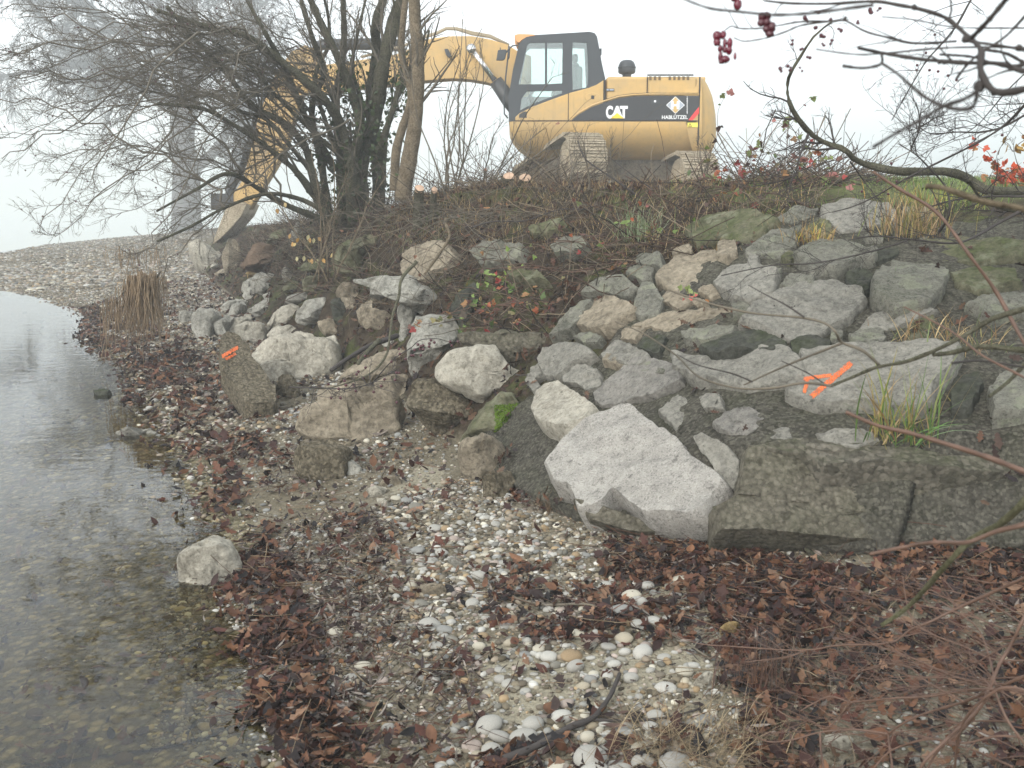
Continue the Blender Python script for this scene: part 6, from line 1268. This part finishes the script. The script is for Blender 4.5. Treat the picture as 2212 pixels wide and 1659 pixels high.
dry = inpoly(uvk, Z_mid); rd = inpoly(uvk, Z_edge) | inpoly(uvk, Z_bot)
big = np.where(rd, r.uniform(.022, .062, len(Pk)), r.uniform(.016, .052, len(Pk))) * np.clip(dep[k] / 5, 1, 1.6) * np.clip(r.lognormal(0, .28, len(Pk)), .6, 1.35); print('leaves', len(Pk))
il = (r.rand(len(Pk)) < np.where(dry, .8, .28))
parts = []
a = ~il; a1 = a & (r.rand(len(Pk)) < .5); a2 = a & ~a1
parts.append(litter('l', Pk[a1], Nk[a1], big[a1], RC, 'oval', 214, .03, .55, .55)); parts.append(litter('l', Pk[a2], Nk[a2], big[a2] * 1.15, RC, 'oak', 215, .03, .62, .55))
parts.append(litter('l', Pk[il], Nk[il], big[il] * .95, [(.15, .12, .1), (.26, .22, .185), (.07, .05, .045), (.05, .035, .035), (.12, .075, .06), (.33, .29, .25)], 'willow', 216, .03, .2, .5))
V, Q, C_ = merge(parts); tag(make_mesh('leaf_litter', V, Q, LEAF, colr=C_), kind='stuff')
# dry stems and straws in the litter
m_ = r.rand(len(Pk)) < .14; P3 = Pk[m_] + (0, 0, .015); n = len(P3); d = unit(r.normal(size=(n, 3)) * (1, 1, .12)); L_ = r.uniform(.05, .22, n); pts = [P3]
for i in range(3): d = unit(d + r.normal(size=(n, 3)) * (.15, .15, .05)); pts.append(pts[-1] + d * (L_ / 3)[:, None])
V, Q = tubes_arr(np.stack(pts, 1), np.full((n, 4), 1.) * r.uniform(.0008, .002, (n, 1)), 3); C_ = np.repeat(pick([(.22, .17, .11), (.08, .05, .035), (.12, .06, .04)], n, r), 12, 0); tag(make_mesh('straw_litter', V, Q, VCT, colr=C_), kind='stuff')
# single big leaves lying in the shallow water
# ------------------------------------------------------------------ pebbles
pc = [(.36, .35, .315), (.44, .43, .39), (.33, .32, .29), (.25, .25, .235), (.37, .33, .25), (.3, .22, .13), (.2, .19, .16), (.45, .42, .34), (.36, .3, .26)]
pnames = ['pale grey', 'near-white', 'mid grey', 'slate grey', 'buff', 'ochre brown', 'dark olive grey', 'cream', 'pinkish']
PM_ = []
for c, nm in zip(pc, pnames):
    m = M('pebble_' + nm.replace(' ', '_').replace('-', '_')); n1 = m.noise(25, 8, .7); base = m.ramp(n1, [(.3, tuple(x * .62 for x in c)), (.65, c)]); base = m.mix(m.ramp(m.noise(48, 8, .75), [(.5, 0.), (.64, .6)]), base, (c[0] * .6, c[1] * .52, c[2] * .42)); m.color(base); m.L(m.bump(m.noise(160, 4), .25, .003), m.b.inputs['Normal']); m.set(Roughness=.75); PM_.append(m.m)
IV, IQ = ico(3); PMESH = {}
def pebble_mesh(ci, vi):
    if (ci, vi) not in PMESH:
        r_ = RS(ci * 7 + vi); V = IV.copy(); V = V * (1 + .16 * fbm(V, .9, 2, vi * 13 + ci)[:, None]); V = np.sign(V) * np.abs(V)**r_.uniform(.85, 1.05); V = V / np.abs(V).max(0)
        me = bpy.data.meshes.new('pebble'); me.from_pydata([tuple(v) for v in V], [], [tuple(int(x) for x in f) for f in IQ]); me.polygons.foreach_set('use_smooth', np.ones(len(me.polygons), bool)); me.materials.append(PM_[ci]); PMESH[(ci, vi)] = me
    return PMESH[(ci, vi)]
LMK = [(300, 190, 'the white angular stone'), (430, 60, 'the rounded tan stone'), (600, 560, 'the pebble bed middle'), (670, 670, 'the wide tan cobble'), (800, 520, 'the angular bluish stone'), (1140, 570, 'the granite boulder foot'), (1170, 345, 'the lone cream stone'),
       (1100, 780, 'the bent twig near end'), (1500, 800, 'the bent twig middle'), (1900, 900, 'the bent twig far end'), (2050, 600, 'the leaf bank'), (1000, 1000, 'the sand patch left rim'), (1400, 1030, 'the ochre brown pebble'), (1800, 1010, 'the bluish white pebble'), (1200, 1200, 'the patch of bare sand'), (1700, 1250, 'the black stick tip'), (1550, 1420, 'the black stick fork'),
       (1170, 1480, 'the biggest pale pebble'), (1250, 1600, 'the black stick thick end'), (1550, 1600, 'the long oval pebble'), (2010, 1620, 'the round grey cobble'), (900, 1530, 'the leaves at the bottom'), (120, 890, 'the round cream pebble'), (300, 1150, 'the willow leaf drift')]
def place_of(P):
    q = (proj(P)[0][0] / K - A((1000, 1500))) / .57143; d_ = [math.hypot(q[0] - a, q[1] - b) for a, b, _ in LMK]; i = int(np.argmin(d_)); a, b, nm = LMK[i]; dx, dy = q[0] - a, (q[1] - b) * 1.5
    if d_[i] < 25: return 'at ' + nm
    far_ = 'well ' if d_[i] > 160 else ''
    if abs(dx) > 2 * abs(dy): return far_ + ('right of ' if dx > 0 else 'left of ') + nm
    if abs(dy) > 2 * abs(dx): return far_ + ('in front of ' if dy > 0 else 'behind ') + nm
    return far_ + ('in front and ' if dy > 0 else 'behind and ') + ('right of ' if dx > 0 else 'left of ') + nm
def pebble(p, n, w_, ci, vi, lab, grp, seed):
    r_ = RS(seed); o = bpy.data.objects.new('pebble', pebble_mesh(ci, vi)); COL.objects.link(o)
    fl_ = r_.uniform(.36, .66); o.scale = (w_, w_ * r_.uniform(.65, .9), w_ * fl_); e = Vector(n).to_track_quat('Z', 'Y').to_euler(); 
    o.rotation_euler = (e.x + r_.normal() * .12, e.y + r_.normal() * .12, r_.uniform(-.7, .7)); o.location = Vector(p) + Vector((0, 0, w_ * fl_ * r_.uniform(.3, .6))); tag(o, lab, 'pebble', grp); return o
BIG = [(1000,1560,60,0),(1170,1480,70,0),(1040,1475,55,2),(975,1415,70,0),(1225,1410,60,0),(880,1530,50,8),(1380,1370,52,1),(2010,1620,78,2),(1550,1595,85,0),(1700,1640,62,1),(1840,1620,60,0),(1370,1655,60,7),(1560,1658,70,1),(1530,1485,45,7),(1830,1540,52,7),(1640,1550,40,0),(1250,1540,50,0),(930,1640,45,0),(1640,1470,30,1),(1475,1420,32,0),(1150,1560,45,6),(1900,1355,45,0),(1960,1200,55,1),(2070,1115,45,7),(1835,1010,52,1),(1735,1005,32,1),(1440,1020,60,5),(1310,1035,42,1),(1280,1095,36,0),(1460,1090,45,2),(1350,1080,32,6),(1820,1080,26,5),(1770,1155,40,0),(1410,1290,42,8),(1180,1225,28,0),(1175,915,30,1),(1190,945,28,0),(1090,960,30,4),(945,915,28,5),(1255,990,34,7),(730,880,42,3),(770,935,36,6),(645,850,58,0),(680,970,38,2),(1470,910,40,7),(1560,935,48,8),(1730,935,48,4),(1645,975,40,2),(1885,830,46,1),(1815,850,42,0),(1715,780,62,3),(1770,700,55,7),(1810,735,50,0),(1860,640,38,0),(1625,635,38,0),(2050,600,55,7),(1655,840,34,3),(1545,1040,24,1),(1670,1120,26,0),(1545,1165,35,3),(2020,875,18,1),(955,1130,24,1),(1040,1105,30,0),(1040,1160,34,2),(970,1235,28,4),(1230,1130,22,0),(1195,1165,28,0),(600,740,38,6),(575,760,26,0),(670,315,38,0),(735,320,26,5),(525,160,38,3),(590,145,34,0),(565,198,34,6),(460,150,28,7),(715,455,38,0),(580,440,36,3),(925,585,38,0),(1015,290,28,0),(1170,340,30,1),(885,735,36,0),(920,690,32,1),(545,630,30,7),(455,650,40,4),(120,890,45,7),(415,1430,36,2),(210,1145,30,0),(385,1170,30,8),(285,1190,20,1),(275,1080,42,7),(140,325,24,2),(385,480,22,4),(1340,60,14,1),(785,380,30,8),(820,290,24,2),(1425,410,22,4),(1030,440,26,7),(870,430,30,4)]
zn = [(Z_bot, 'at the bottom edge'), (zone('RP', 820,830, 2212,560, 2212,1350, 900,1380), 'on the bare sand patch'), (None, 'on the gravel beach')]
cnt = 0; seen = []; used = set()
for k, (u, v, w_, ci) in enumerate(BIG):
    q = px('RP', u, v + w_ * .45)[0]; h, n_ = cast(*q)
    if h is None: continue
    d_ = np.linalg.norm(h - A((0, 0, CAMZ))); W_ = w_ * .57143 * K / F * d_ * 1.12; where = 'on the gravel beach'
    if v > 1300: where = 'by the black stick'
    elif v > 780 and u > 820: where = 'on the bare sand patch'
    elif u < 500 and v > 600: where = 'among the willow leaves'
    sz = 'large' if W_ > .045 else 'medium' if W_ > .028 else 'small'
    lab = f'{sz} {pnames[ci]} pebble {place_of(h)}'; used.add(lab); pebble(h + A((0, 0, W_ * .05)), n_, W_, ci, k % 3, lab, f'{sz} {pnames[ci]} pebbles {where}', k); cnt += 1; seen.append((h[0], h[1], W_))
Z_bedA = zone('RP', 280,60, 700,90, 900,200, 1300,280, 1480,430, 1100,560, 1000,700, 600,820, 430,700, 380,500, 330,300); Z_bedB = zone('RP', 820,850, 1100,780, 1500,700, 2100,560, 2212,1100, 1900,1250, 1400,1180, 1100,1200, 850,1060); Z_bedC = zone('RP', 780,1380, 1500,1340, 2212,1440, 2212,1800, 700,1800)
P, N, s, t = [np.concatenate(x) for x in zip(on_ground(110000, 2.9, 5.1, .75, 5.5, 220), on_ground(110000, 2.9, 5.1, 5.5, 13.5, 1220), on_ground(26000, 2.9, 6.5, 13.5, 17.3, 2220))]; uv, dep = proj(P); r = RS(221); ok = (P[:, 1] > 1.2) & (uv[:, 0] > -60) & (uv[:, 0] < 2350) & (uv[:, 1] < 1800); P, N, uv, dep, s, t = P[ok], N[ok], uv[ok], dep[ok], s[ok], t[ok]
uvj = uv + np.stack([fbm(P, 3.2, 4, 911), fbm(P, 3.2, 4, 912)], 1) * 80; inb = [inpoly(uvj, z) for z in (Z_bedA, Z_bedB, Z_bedC)]
cand = np.where((inb[0] & (r.rand(len(P)) < .5)) | (inb[1] & (r.rand(len(P)) < .8)) | inb[2])[0]; r.shuffle(cand)
for i in cand:
    if cnt >= 300: break
    W_ = r.uniform(.012, .026) * (1.25 if inb[2][i] else 1)
    if any((P[i, 0] - a)**2 + (P[i, 1] - b)**2 < ((W_ + c) * .8)**2 for a, b, c in seen): continue
    seen.append((P[i, 0], P[i, 1], W_)); ci = r.choice(9, p=[.22, .2, .12, .08, .12, .05, .06, .1, .05]); where = 'by the black stick' if inb[2][i] else 'on the bare sand patch' if inb[1][i] else 'in the upper pebble bed'
    sz = 'small' if W_ < .02 else 'medium'
    lb_ = ('tiny' if W_ < .0155 else sz) + f' {pnames[ci]} pebble {place_of(P[i])}'
    if lb_ in used: continue
    used.add(lb_)
    pebble(P[i] - A((0, 0, W_ * .15)), N[i], W_, ci, r.randint(3), ('tiny' if W_ < .0155 else sz) + f' {pnames[ci]} pebble {place_of(P[i])}', f'{sz} {pnames[ci]} pebbles {where}', 1000 + cnt); cnt += 1
# the countless rest: one gravel mass
gp_ = np.where(t > 5.4, .95, .5); gp_ = np.where(inb[0], .5, gp_); gp_ = np.where(inb[1], .16, gp_); gp_ = np.where(inb[2], .5, gp_); gp0 = inb[0] | inb[1] | inb[2]; gp_ = np.where(inpoly(uv + fbm(P, 3.2, 4, 901)[:, None] * (95, 60), Z_right) & ~gp0, .14, gp_); gp_ = gp_ * np.clip(.8 + fbm(P, 2.5, 3, 44), .2, 1.5)
k = r.rand(len(P)) < gp_; P, N = P[k], N[k]; n = len(P); print('gravel', n); V0, Q0 = ico(2); gk = gp0[k]; w_ = np.clip(r.lognormal(-5.15, .5, n) * np.where(gk & (r.rand(n) < .5), 1.9, 1), .0028, .02)
far_ = np.linalg.norm(P[:, :2], axis=1); w_ = w_ * np.clip(far_ / 5, 1, 1.8) * np.where(far_ > 22, 1.9, 1)
a = r.uniform(0, 6.28, n); sc = np.stack([w_, w_ * r.uniform(.6, .9, n), w_ * r.uniform(.4, .65, n)], 1); Vv = V0[None] * sc[:, None] * (1 + .2 * r.uniform(-1, 1, (n, len(V0), 1)) * .4)
X = Vv[..., 0] * np.cos(a)[:, None] - Vv[..., 1] * np.sin(a)[:, None]; Y = Vv[..., 0] * np.sin(a)[:, None] + Vv[..., 1] * np.cos(a)[:, None]; Vv = np.stack([X, Y, Vv[..., 2]], -1) + P[:, None] + (w_ * .25)[:, None, None] * A((0, 0, 1))
Qq = (Q0[None] + (np.arange(n) * len(V0))[:, None, None]).reshape(-1, 3)
GRM = vcmat('gravel_stone', .85, .15); tag(make_mesh('gravel', Vv.reshape(-1, 3), Qq, GRM, colr=np.repeat(pick(pc + [(.2, .17, .12), (.15, .13, .1), (.1, .085, .06), (.24, .2, .15)] * 2, n, r) * np.where(r.rand(n) < .3, .55, .95)[:, None], len(V0), 0)), kind='stuff')
# lake bed stones and sunken leaves
P, N, s, t = on_ground(30000, 1.9, 2.97, 0, 9, 230); uv, dep = proj(P); ok = (P[:, 1] > 1.2) & (uv[:, 0] > -200); P, N = P[ok], N[ok]; n = len(P); w_ = np.clip(r.lognormal(-4.5, .5, n), .004, .045); a = r.uniform(0, 6.28, n)
keep = r.rand(n) < .45; P, N, w_, a = P[keep], N[keep], w_[keep], a[keep]; n = len(P); sc = np.stack([w_, w_ * .75, w_ * .4], 1); V0, Q0 = ico(1); V0, Q0 = ico(2)
Vv = V0[None] * sc[:, None]; X = Vv[..., 0] * np.cos(a)[:, None] - Vv[..., 1] * np.sin(a)[:, None]; Y = Vv[..., 0] * np.sin(a)[:, None] + Vv[..., 1] * np.cos(a)[:, None]; Vv = np.stack([X, Y, Vv[..., 2]], -1) + P[:, None]
Qq = (Q0[None] + (np.arange(n) * len(V0))[:, None, None]).reshape(-1, 3); tag(make_mesh('lakebed_gravel', Vv.reshape(-1, 3), Qq, GRM, colr=np.repeat(pick([(.17, .135, .06), (.23, .18, .08), (.12, .1, .05), (.3, .25, .14), (.09, .09, .05), (.42, .37, .25), (.07, .05, .03)], n, r), len(V0), 0)), kind='stuff')
SK = [(890,545,30),(915,580,34),(950,600,34),(1035,628,26),(1165,1170,32),(1130,1250,50),(1160,1285,60),(1290,1240,46),(1390,1225,40),(1430,1365,75),(1400,1300,40),(1270,1525,36),(1210,1610,36),(1350,1340,40),(465,1000,26),(1540,1290,45),(1240,895,50),(1490,1560,50),(790,1050,32)]
for k, (u, v, w_) in enumerate(SK):
    h, n_ = cast(*px('RW', u, v)[0]); 
    if h is None: continue
    d_ = np.linalg.norm(h - A((0, 0, CAMZ))); L_ = 2 * w_ * .57143 * K / F * d_
    V, Q, C_ = leaf_batch((h + A((-L_ * .5, 0, .012)))[None], A([[1, RS(k).uniform(-.6, .6), 0]]), A([[0, 0, 1.]]), A([L_]), A([L_ * .55]), A([[(.28, .13, .05), (.13, .05, .035), (.09, .045, .04)][k % 3]]), .12, ['oval', 'oak'][k % 2], k)
    tag(make_mesh('sunken_leaf', V, Q, LEAF, colr=C_), ['tan','dark brown','blackish'][k % 3] + [' oval',' lobed'][k % 2] + ' leaf under water ' + ['left of the cream boulder','touching the left foot of the cream boulder','at the left toe of the cream boulder','just below the cream boulder','dark and round above the three overlapping ones','largest of the overlapping leaves off the bottom shore','second of the overlapping leaves off the bottom shore','third of the overlapping leaves off the bottom shore','last of the overlapping leaves, nearest the shore','big and orange at the bottom shore','just above the big orange one','small, by the dark green stone','against the dark green stone at the bottom edge','just left of the big orange one','far left in the water','inshore of the overlapping leaves','in the shallows right below the boulder','beside the leaf bank near the bottom edge','midway between boulder and overlapping leaves'][k], 'leaf', 'leaves sunk in the shallows')
# ------------------------------------------------------------------ grass tufts
def tuft(pos, n, h_, w_, cols, lab, spread=.06, lean=.7, droop=.8, seed=0, tail=None):
    r = RS(seed); B = pos + r.normal(size=(n, 3)) * (spread, spread * .6, .01); V, Q, C_ = blades(B, r.uniform(.45, 1, n) * h_, w_ * r.uniform(.6, 1.2, n), pick(cols, n, r), lean, droop, 6, seed); tag(make_mesh('grass_tuft', V, Q, BLADE, colr=C_), lab, 'grass tuft')
def wp(rg, u, v):
    q = px(rg, u, v)[0]; h, n_ = cast(*q); h2, n2 = cast(q[0], q[1], BW); return h2 if h2 is not None else h
tuft(wp('R6', 1290, 1220), 80, .42, .007, [(.26, .22, .06), (.22, .25, .08), (.3, .2, .08), (.12, .2, .05), (.33, .24, .12)], 'tall yellow-green grass tuft growing in front of the orange-marked slab', .07, .75, .85, 300)
tuft(wp('R6', 1330, 1230), 20, .34, .009, [(.12, .22, .06), (.2, .29, .14)], 'bright green broad blades fanning out at the foot of the yellow tuft', .06, 1.6, .9, 301)
tuft(wp('R6', 1370, 235), 220, .3, .006, [(.24, .2, .07), (.15, .18, .06)] + DRY, 'bushy yellow-green grass tuft on the wall top below the mossy branch', .09, .6, .6, 302)
tuft(wp('R6', 890, 270), 110, .16, .005, DRY + YLW, 'small straw-coloured tuft in a joint near the wall top', .07, .9, .8, 303)
tuft(wp('RF', 1370, 580), 110, .3, .006, [(.15, .2, .09), (.22, .28, .15), (.3, .34, .22)], 'grey-green grass tuft drooping on the leafy bank', .08, .9, .9, 304)
tuft(wp('R6', 1500, 740), 60, .22, .005, DRY + [(.16, .2, .08), (.25, .22, .1)], 'sprawling yellowish grass above the marked slab at the right', .14, 1.3, .9, 305)
tuft(wp('R6', 1640, 780), 50, .2, .005, DRY + [(.16, .2, .08)], 'dry grass lying between the marked slab and the right edge', .14, 1.5, .9, 306)
tuft(wp('R6', 1310, 430), 14, .08, .004, [(.12, .25, .05)], 'tiny green sprout in a wall joint beside the tan stone', .03, 1.2, .6, 307)
tuft(wp('RP', 1330, 250), 130, .16, .003, [(.12, .08, .05), (.2, .14, .09)], 'dead brown grass clump at the left foot of the granite boulder', .05, .8, .8, 308)
tuft(wp('RR', 560, 1230), 90, .22, .003, [(.08, .05, .04), (.12, .07, .05)], 'dead dark weed stalks rising from the leaves in the lower right', .05, .35, .3, 309)
tuft(wp('RR', 260, 1560), 420, .22, .0022, [(.32, .25, .15), (.22, .16, .1)], 'flattened straw-coloured grass clump at the bottom edge', .12, 3.0, 1.0, 310)
tuft(wp('RR', 930, 1120), 200, .16, .002, [(.16, .13, .1), (.1, .08, .06)], 'wispy grey dead grass under the reddish stems', .12, 2.0, 1.0, 311)
tuft(wp('RR', 1600, 560), 160, .2, .0025, [(.12, .08, .05), (.18, .12, .07)], 'withered brown grass tangle at the foot of the concrete footing', .12, 1.5, 1.0, 312)
tuft(wp('RE', 300, 1300), 200, .2, .005, YLW + GRN, 'green and straw grass at the crest under the thick mossy branch', .16, .7, .7, 313)
# ------------------------------------------------------------------ brambles
BRC = [(.24, .035, .03), (.3, .09, .04), (.28, .15, .06), (.1, .12, .035), (.08, .12, .035), (.22, .19, .08), (.14, .06, .045), (.09, .05, .04), (.07, .05, .03)]
def bramble(c, rad, nst, nleaf, lab, seed, size=.04, cols=BRC, up=.35, cane=None):
    size = size * .82
    r = RS(seed); o = empty('bramble', lab, 'bramble'); Ps = []
    for k in range(nst):
        b = c + r.normal(size=3) * (rad[0] * .6, rad[1] * .6, .01); d = unit(r.normal(size=3) * (1, .6, .3) + A((0, -.2, up))); q = [b]
        for i in range(11): d = unit(d + r.normal(size=3) * .16 + A((0, 0, -.07))); q.append(q[-1] + d * rad[0] * 1.6 / 11)
        Ps.append(q)
    Ps = np.stack(Ps); V, Q = tubes_arr(Ps, np.tile(np.linspace(.0028, .0012, 12), (nst, 1)), 4); make_mesh('canes', V, Q, cane or REDTWIG, o)
    pts = Ps[:, 2:].reshape(-1, 3); k = r.randint(0, len(pts), nleaf); p = pts[k] + r.normal(size=(nleaf, 3)) * .02; parts = []
    base = unit(r.normal(size=(nleaf, 3)) + (0, -.6, .2)); nn = unit(r.normal(size=(nleaf, 3)) * .5 + (0, -.6, .7)); cc_ = pick(cols, nleaf, r); sz = r.uniform(.6, 1.2, nleaf) * size
    side = unit(np.cross(base, nn))
    for dd, ss in ((base, 1.), (base * .3 + side, .8), (base * .3 - side, .8)): parts.append(leaf_batch(p, dd, nn, sz * ss, sz * ss * .85, cc_, .2, 'heart', seed))
    V, Q, C_ = merge(parts); make_mesh('leaves', V, Q, GREENLEAF, o, colr=C_); return o
bramble(wp('R5', 830, 300) + A((0, -.1, .0)), (.32, .12), 26, 150, 'bramble with bright red and orange leaves over the concrete shelf', 400, .042)
bramble(wp('R5', 650, 250), (.25, .1), 14, 50, 'leggy green-leaved bramble left of the red-leaved one', 401, .035, [(.12, .2, .05), (.2, .28, .08), (.3, .24, .08)])
bramble(wp('R5', 790, 110), (.12, .06), 5, 22, 'pale lime-green sprig above the red-leaved bramble', 402, .045, [(.3, .4, .1), (.22, .32, .08)])
bramble(at(1660, 388, 7.4), (.45, .2), 34, 210, 'bramble with green, pink and rusty leaves on the crest right of the tracks', 403, .045, BRC + [(.16, .2, .06)] * 4 + [(.35, .14, .12)] * 2)
bramble(at(1560, 410, 7.2), (.25, .15), 12, 45, 'straggling bramble in front of the far track end', 404, .04)
bramble(wp('RF', 1440, 600), (.35, .15), 16, 60, 'trailing bramble with green and red leaves right of the drooping tuft', 405, .04, BRC + [(.14, .2, .05)] * 5)
bramble(wp('RF', 1300, 760), (.4, .12), 26, 22, 'mat of bare reddish bramble canes hanging down the bank', 406, .035, up=0)
bramble(wp('RF', 1750, 910), (.07, .04), 5, 14, 'little pink-leaved bramble sprig between two grey stones', 407, .03, [(.5, .12, .1), (.45, .2, .06), (.2, .25, .08)])
bramble(wp('RF', 560, 400), (.1, .1), 5, 8, 'pair of pale orange leaves on a shoot beside the stumps', 408, .05, [(.55, .3, .15)])
bramble(at(2195, 382, 7.2), (.2, .15), 16, 170, 'shrub with glowing orange-red leaves at the right edge of the crest', 409, .05, [(.5, .08, .03), (.4, .07, .03), (.3, .14, .05)])
bramble(at(2190, 330, 6.8), (.1, .05), 4, 5, 'few ochre leaves on a twig above the orange-red shrub', 410, .06, [(.35, .22, .06)])
bramble(wp('RF', 850, 430) , (.8, .3), 60, 50, 'tangled leafless bramble canes covering the bank below the excavator', 411, .03, [(.2, .1, .06), (.08, .05, .04)], up=-.1, cane=TWIG)
bramble(wp('RF', 300, 420), (.7, .3), 45, 50, 'brown tangle of canes around the cut stumps', 412, .03, [(.2, .1, .06), (.08, .05, .04), (.1, .13, .05)], up=.1, cane=TWIG)
# moss cushions on the leaning stone
# ------------------------------------------------------------------ haze
hz = M('haze'); hz.n.remove(hz.b); vp = hz.n.new('ShaderNodeVolumePrincipled'); vp.inputs['Color'].default_value = (.79, .83, .845, 1); vp.inputs['Density'].default_value = HAZE
vp.inputs['Anisotropy'].default_value = .0
hz.L(vp.outputs[0], hz.n['Material Output'].inputs['Volume'])
mb = MB(); mb.box((-600, -14, -14), (600, 700, 30)); tag(mb.build('haze', hz.m), kind='stuff')
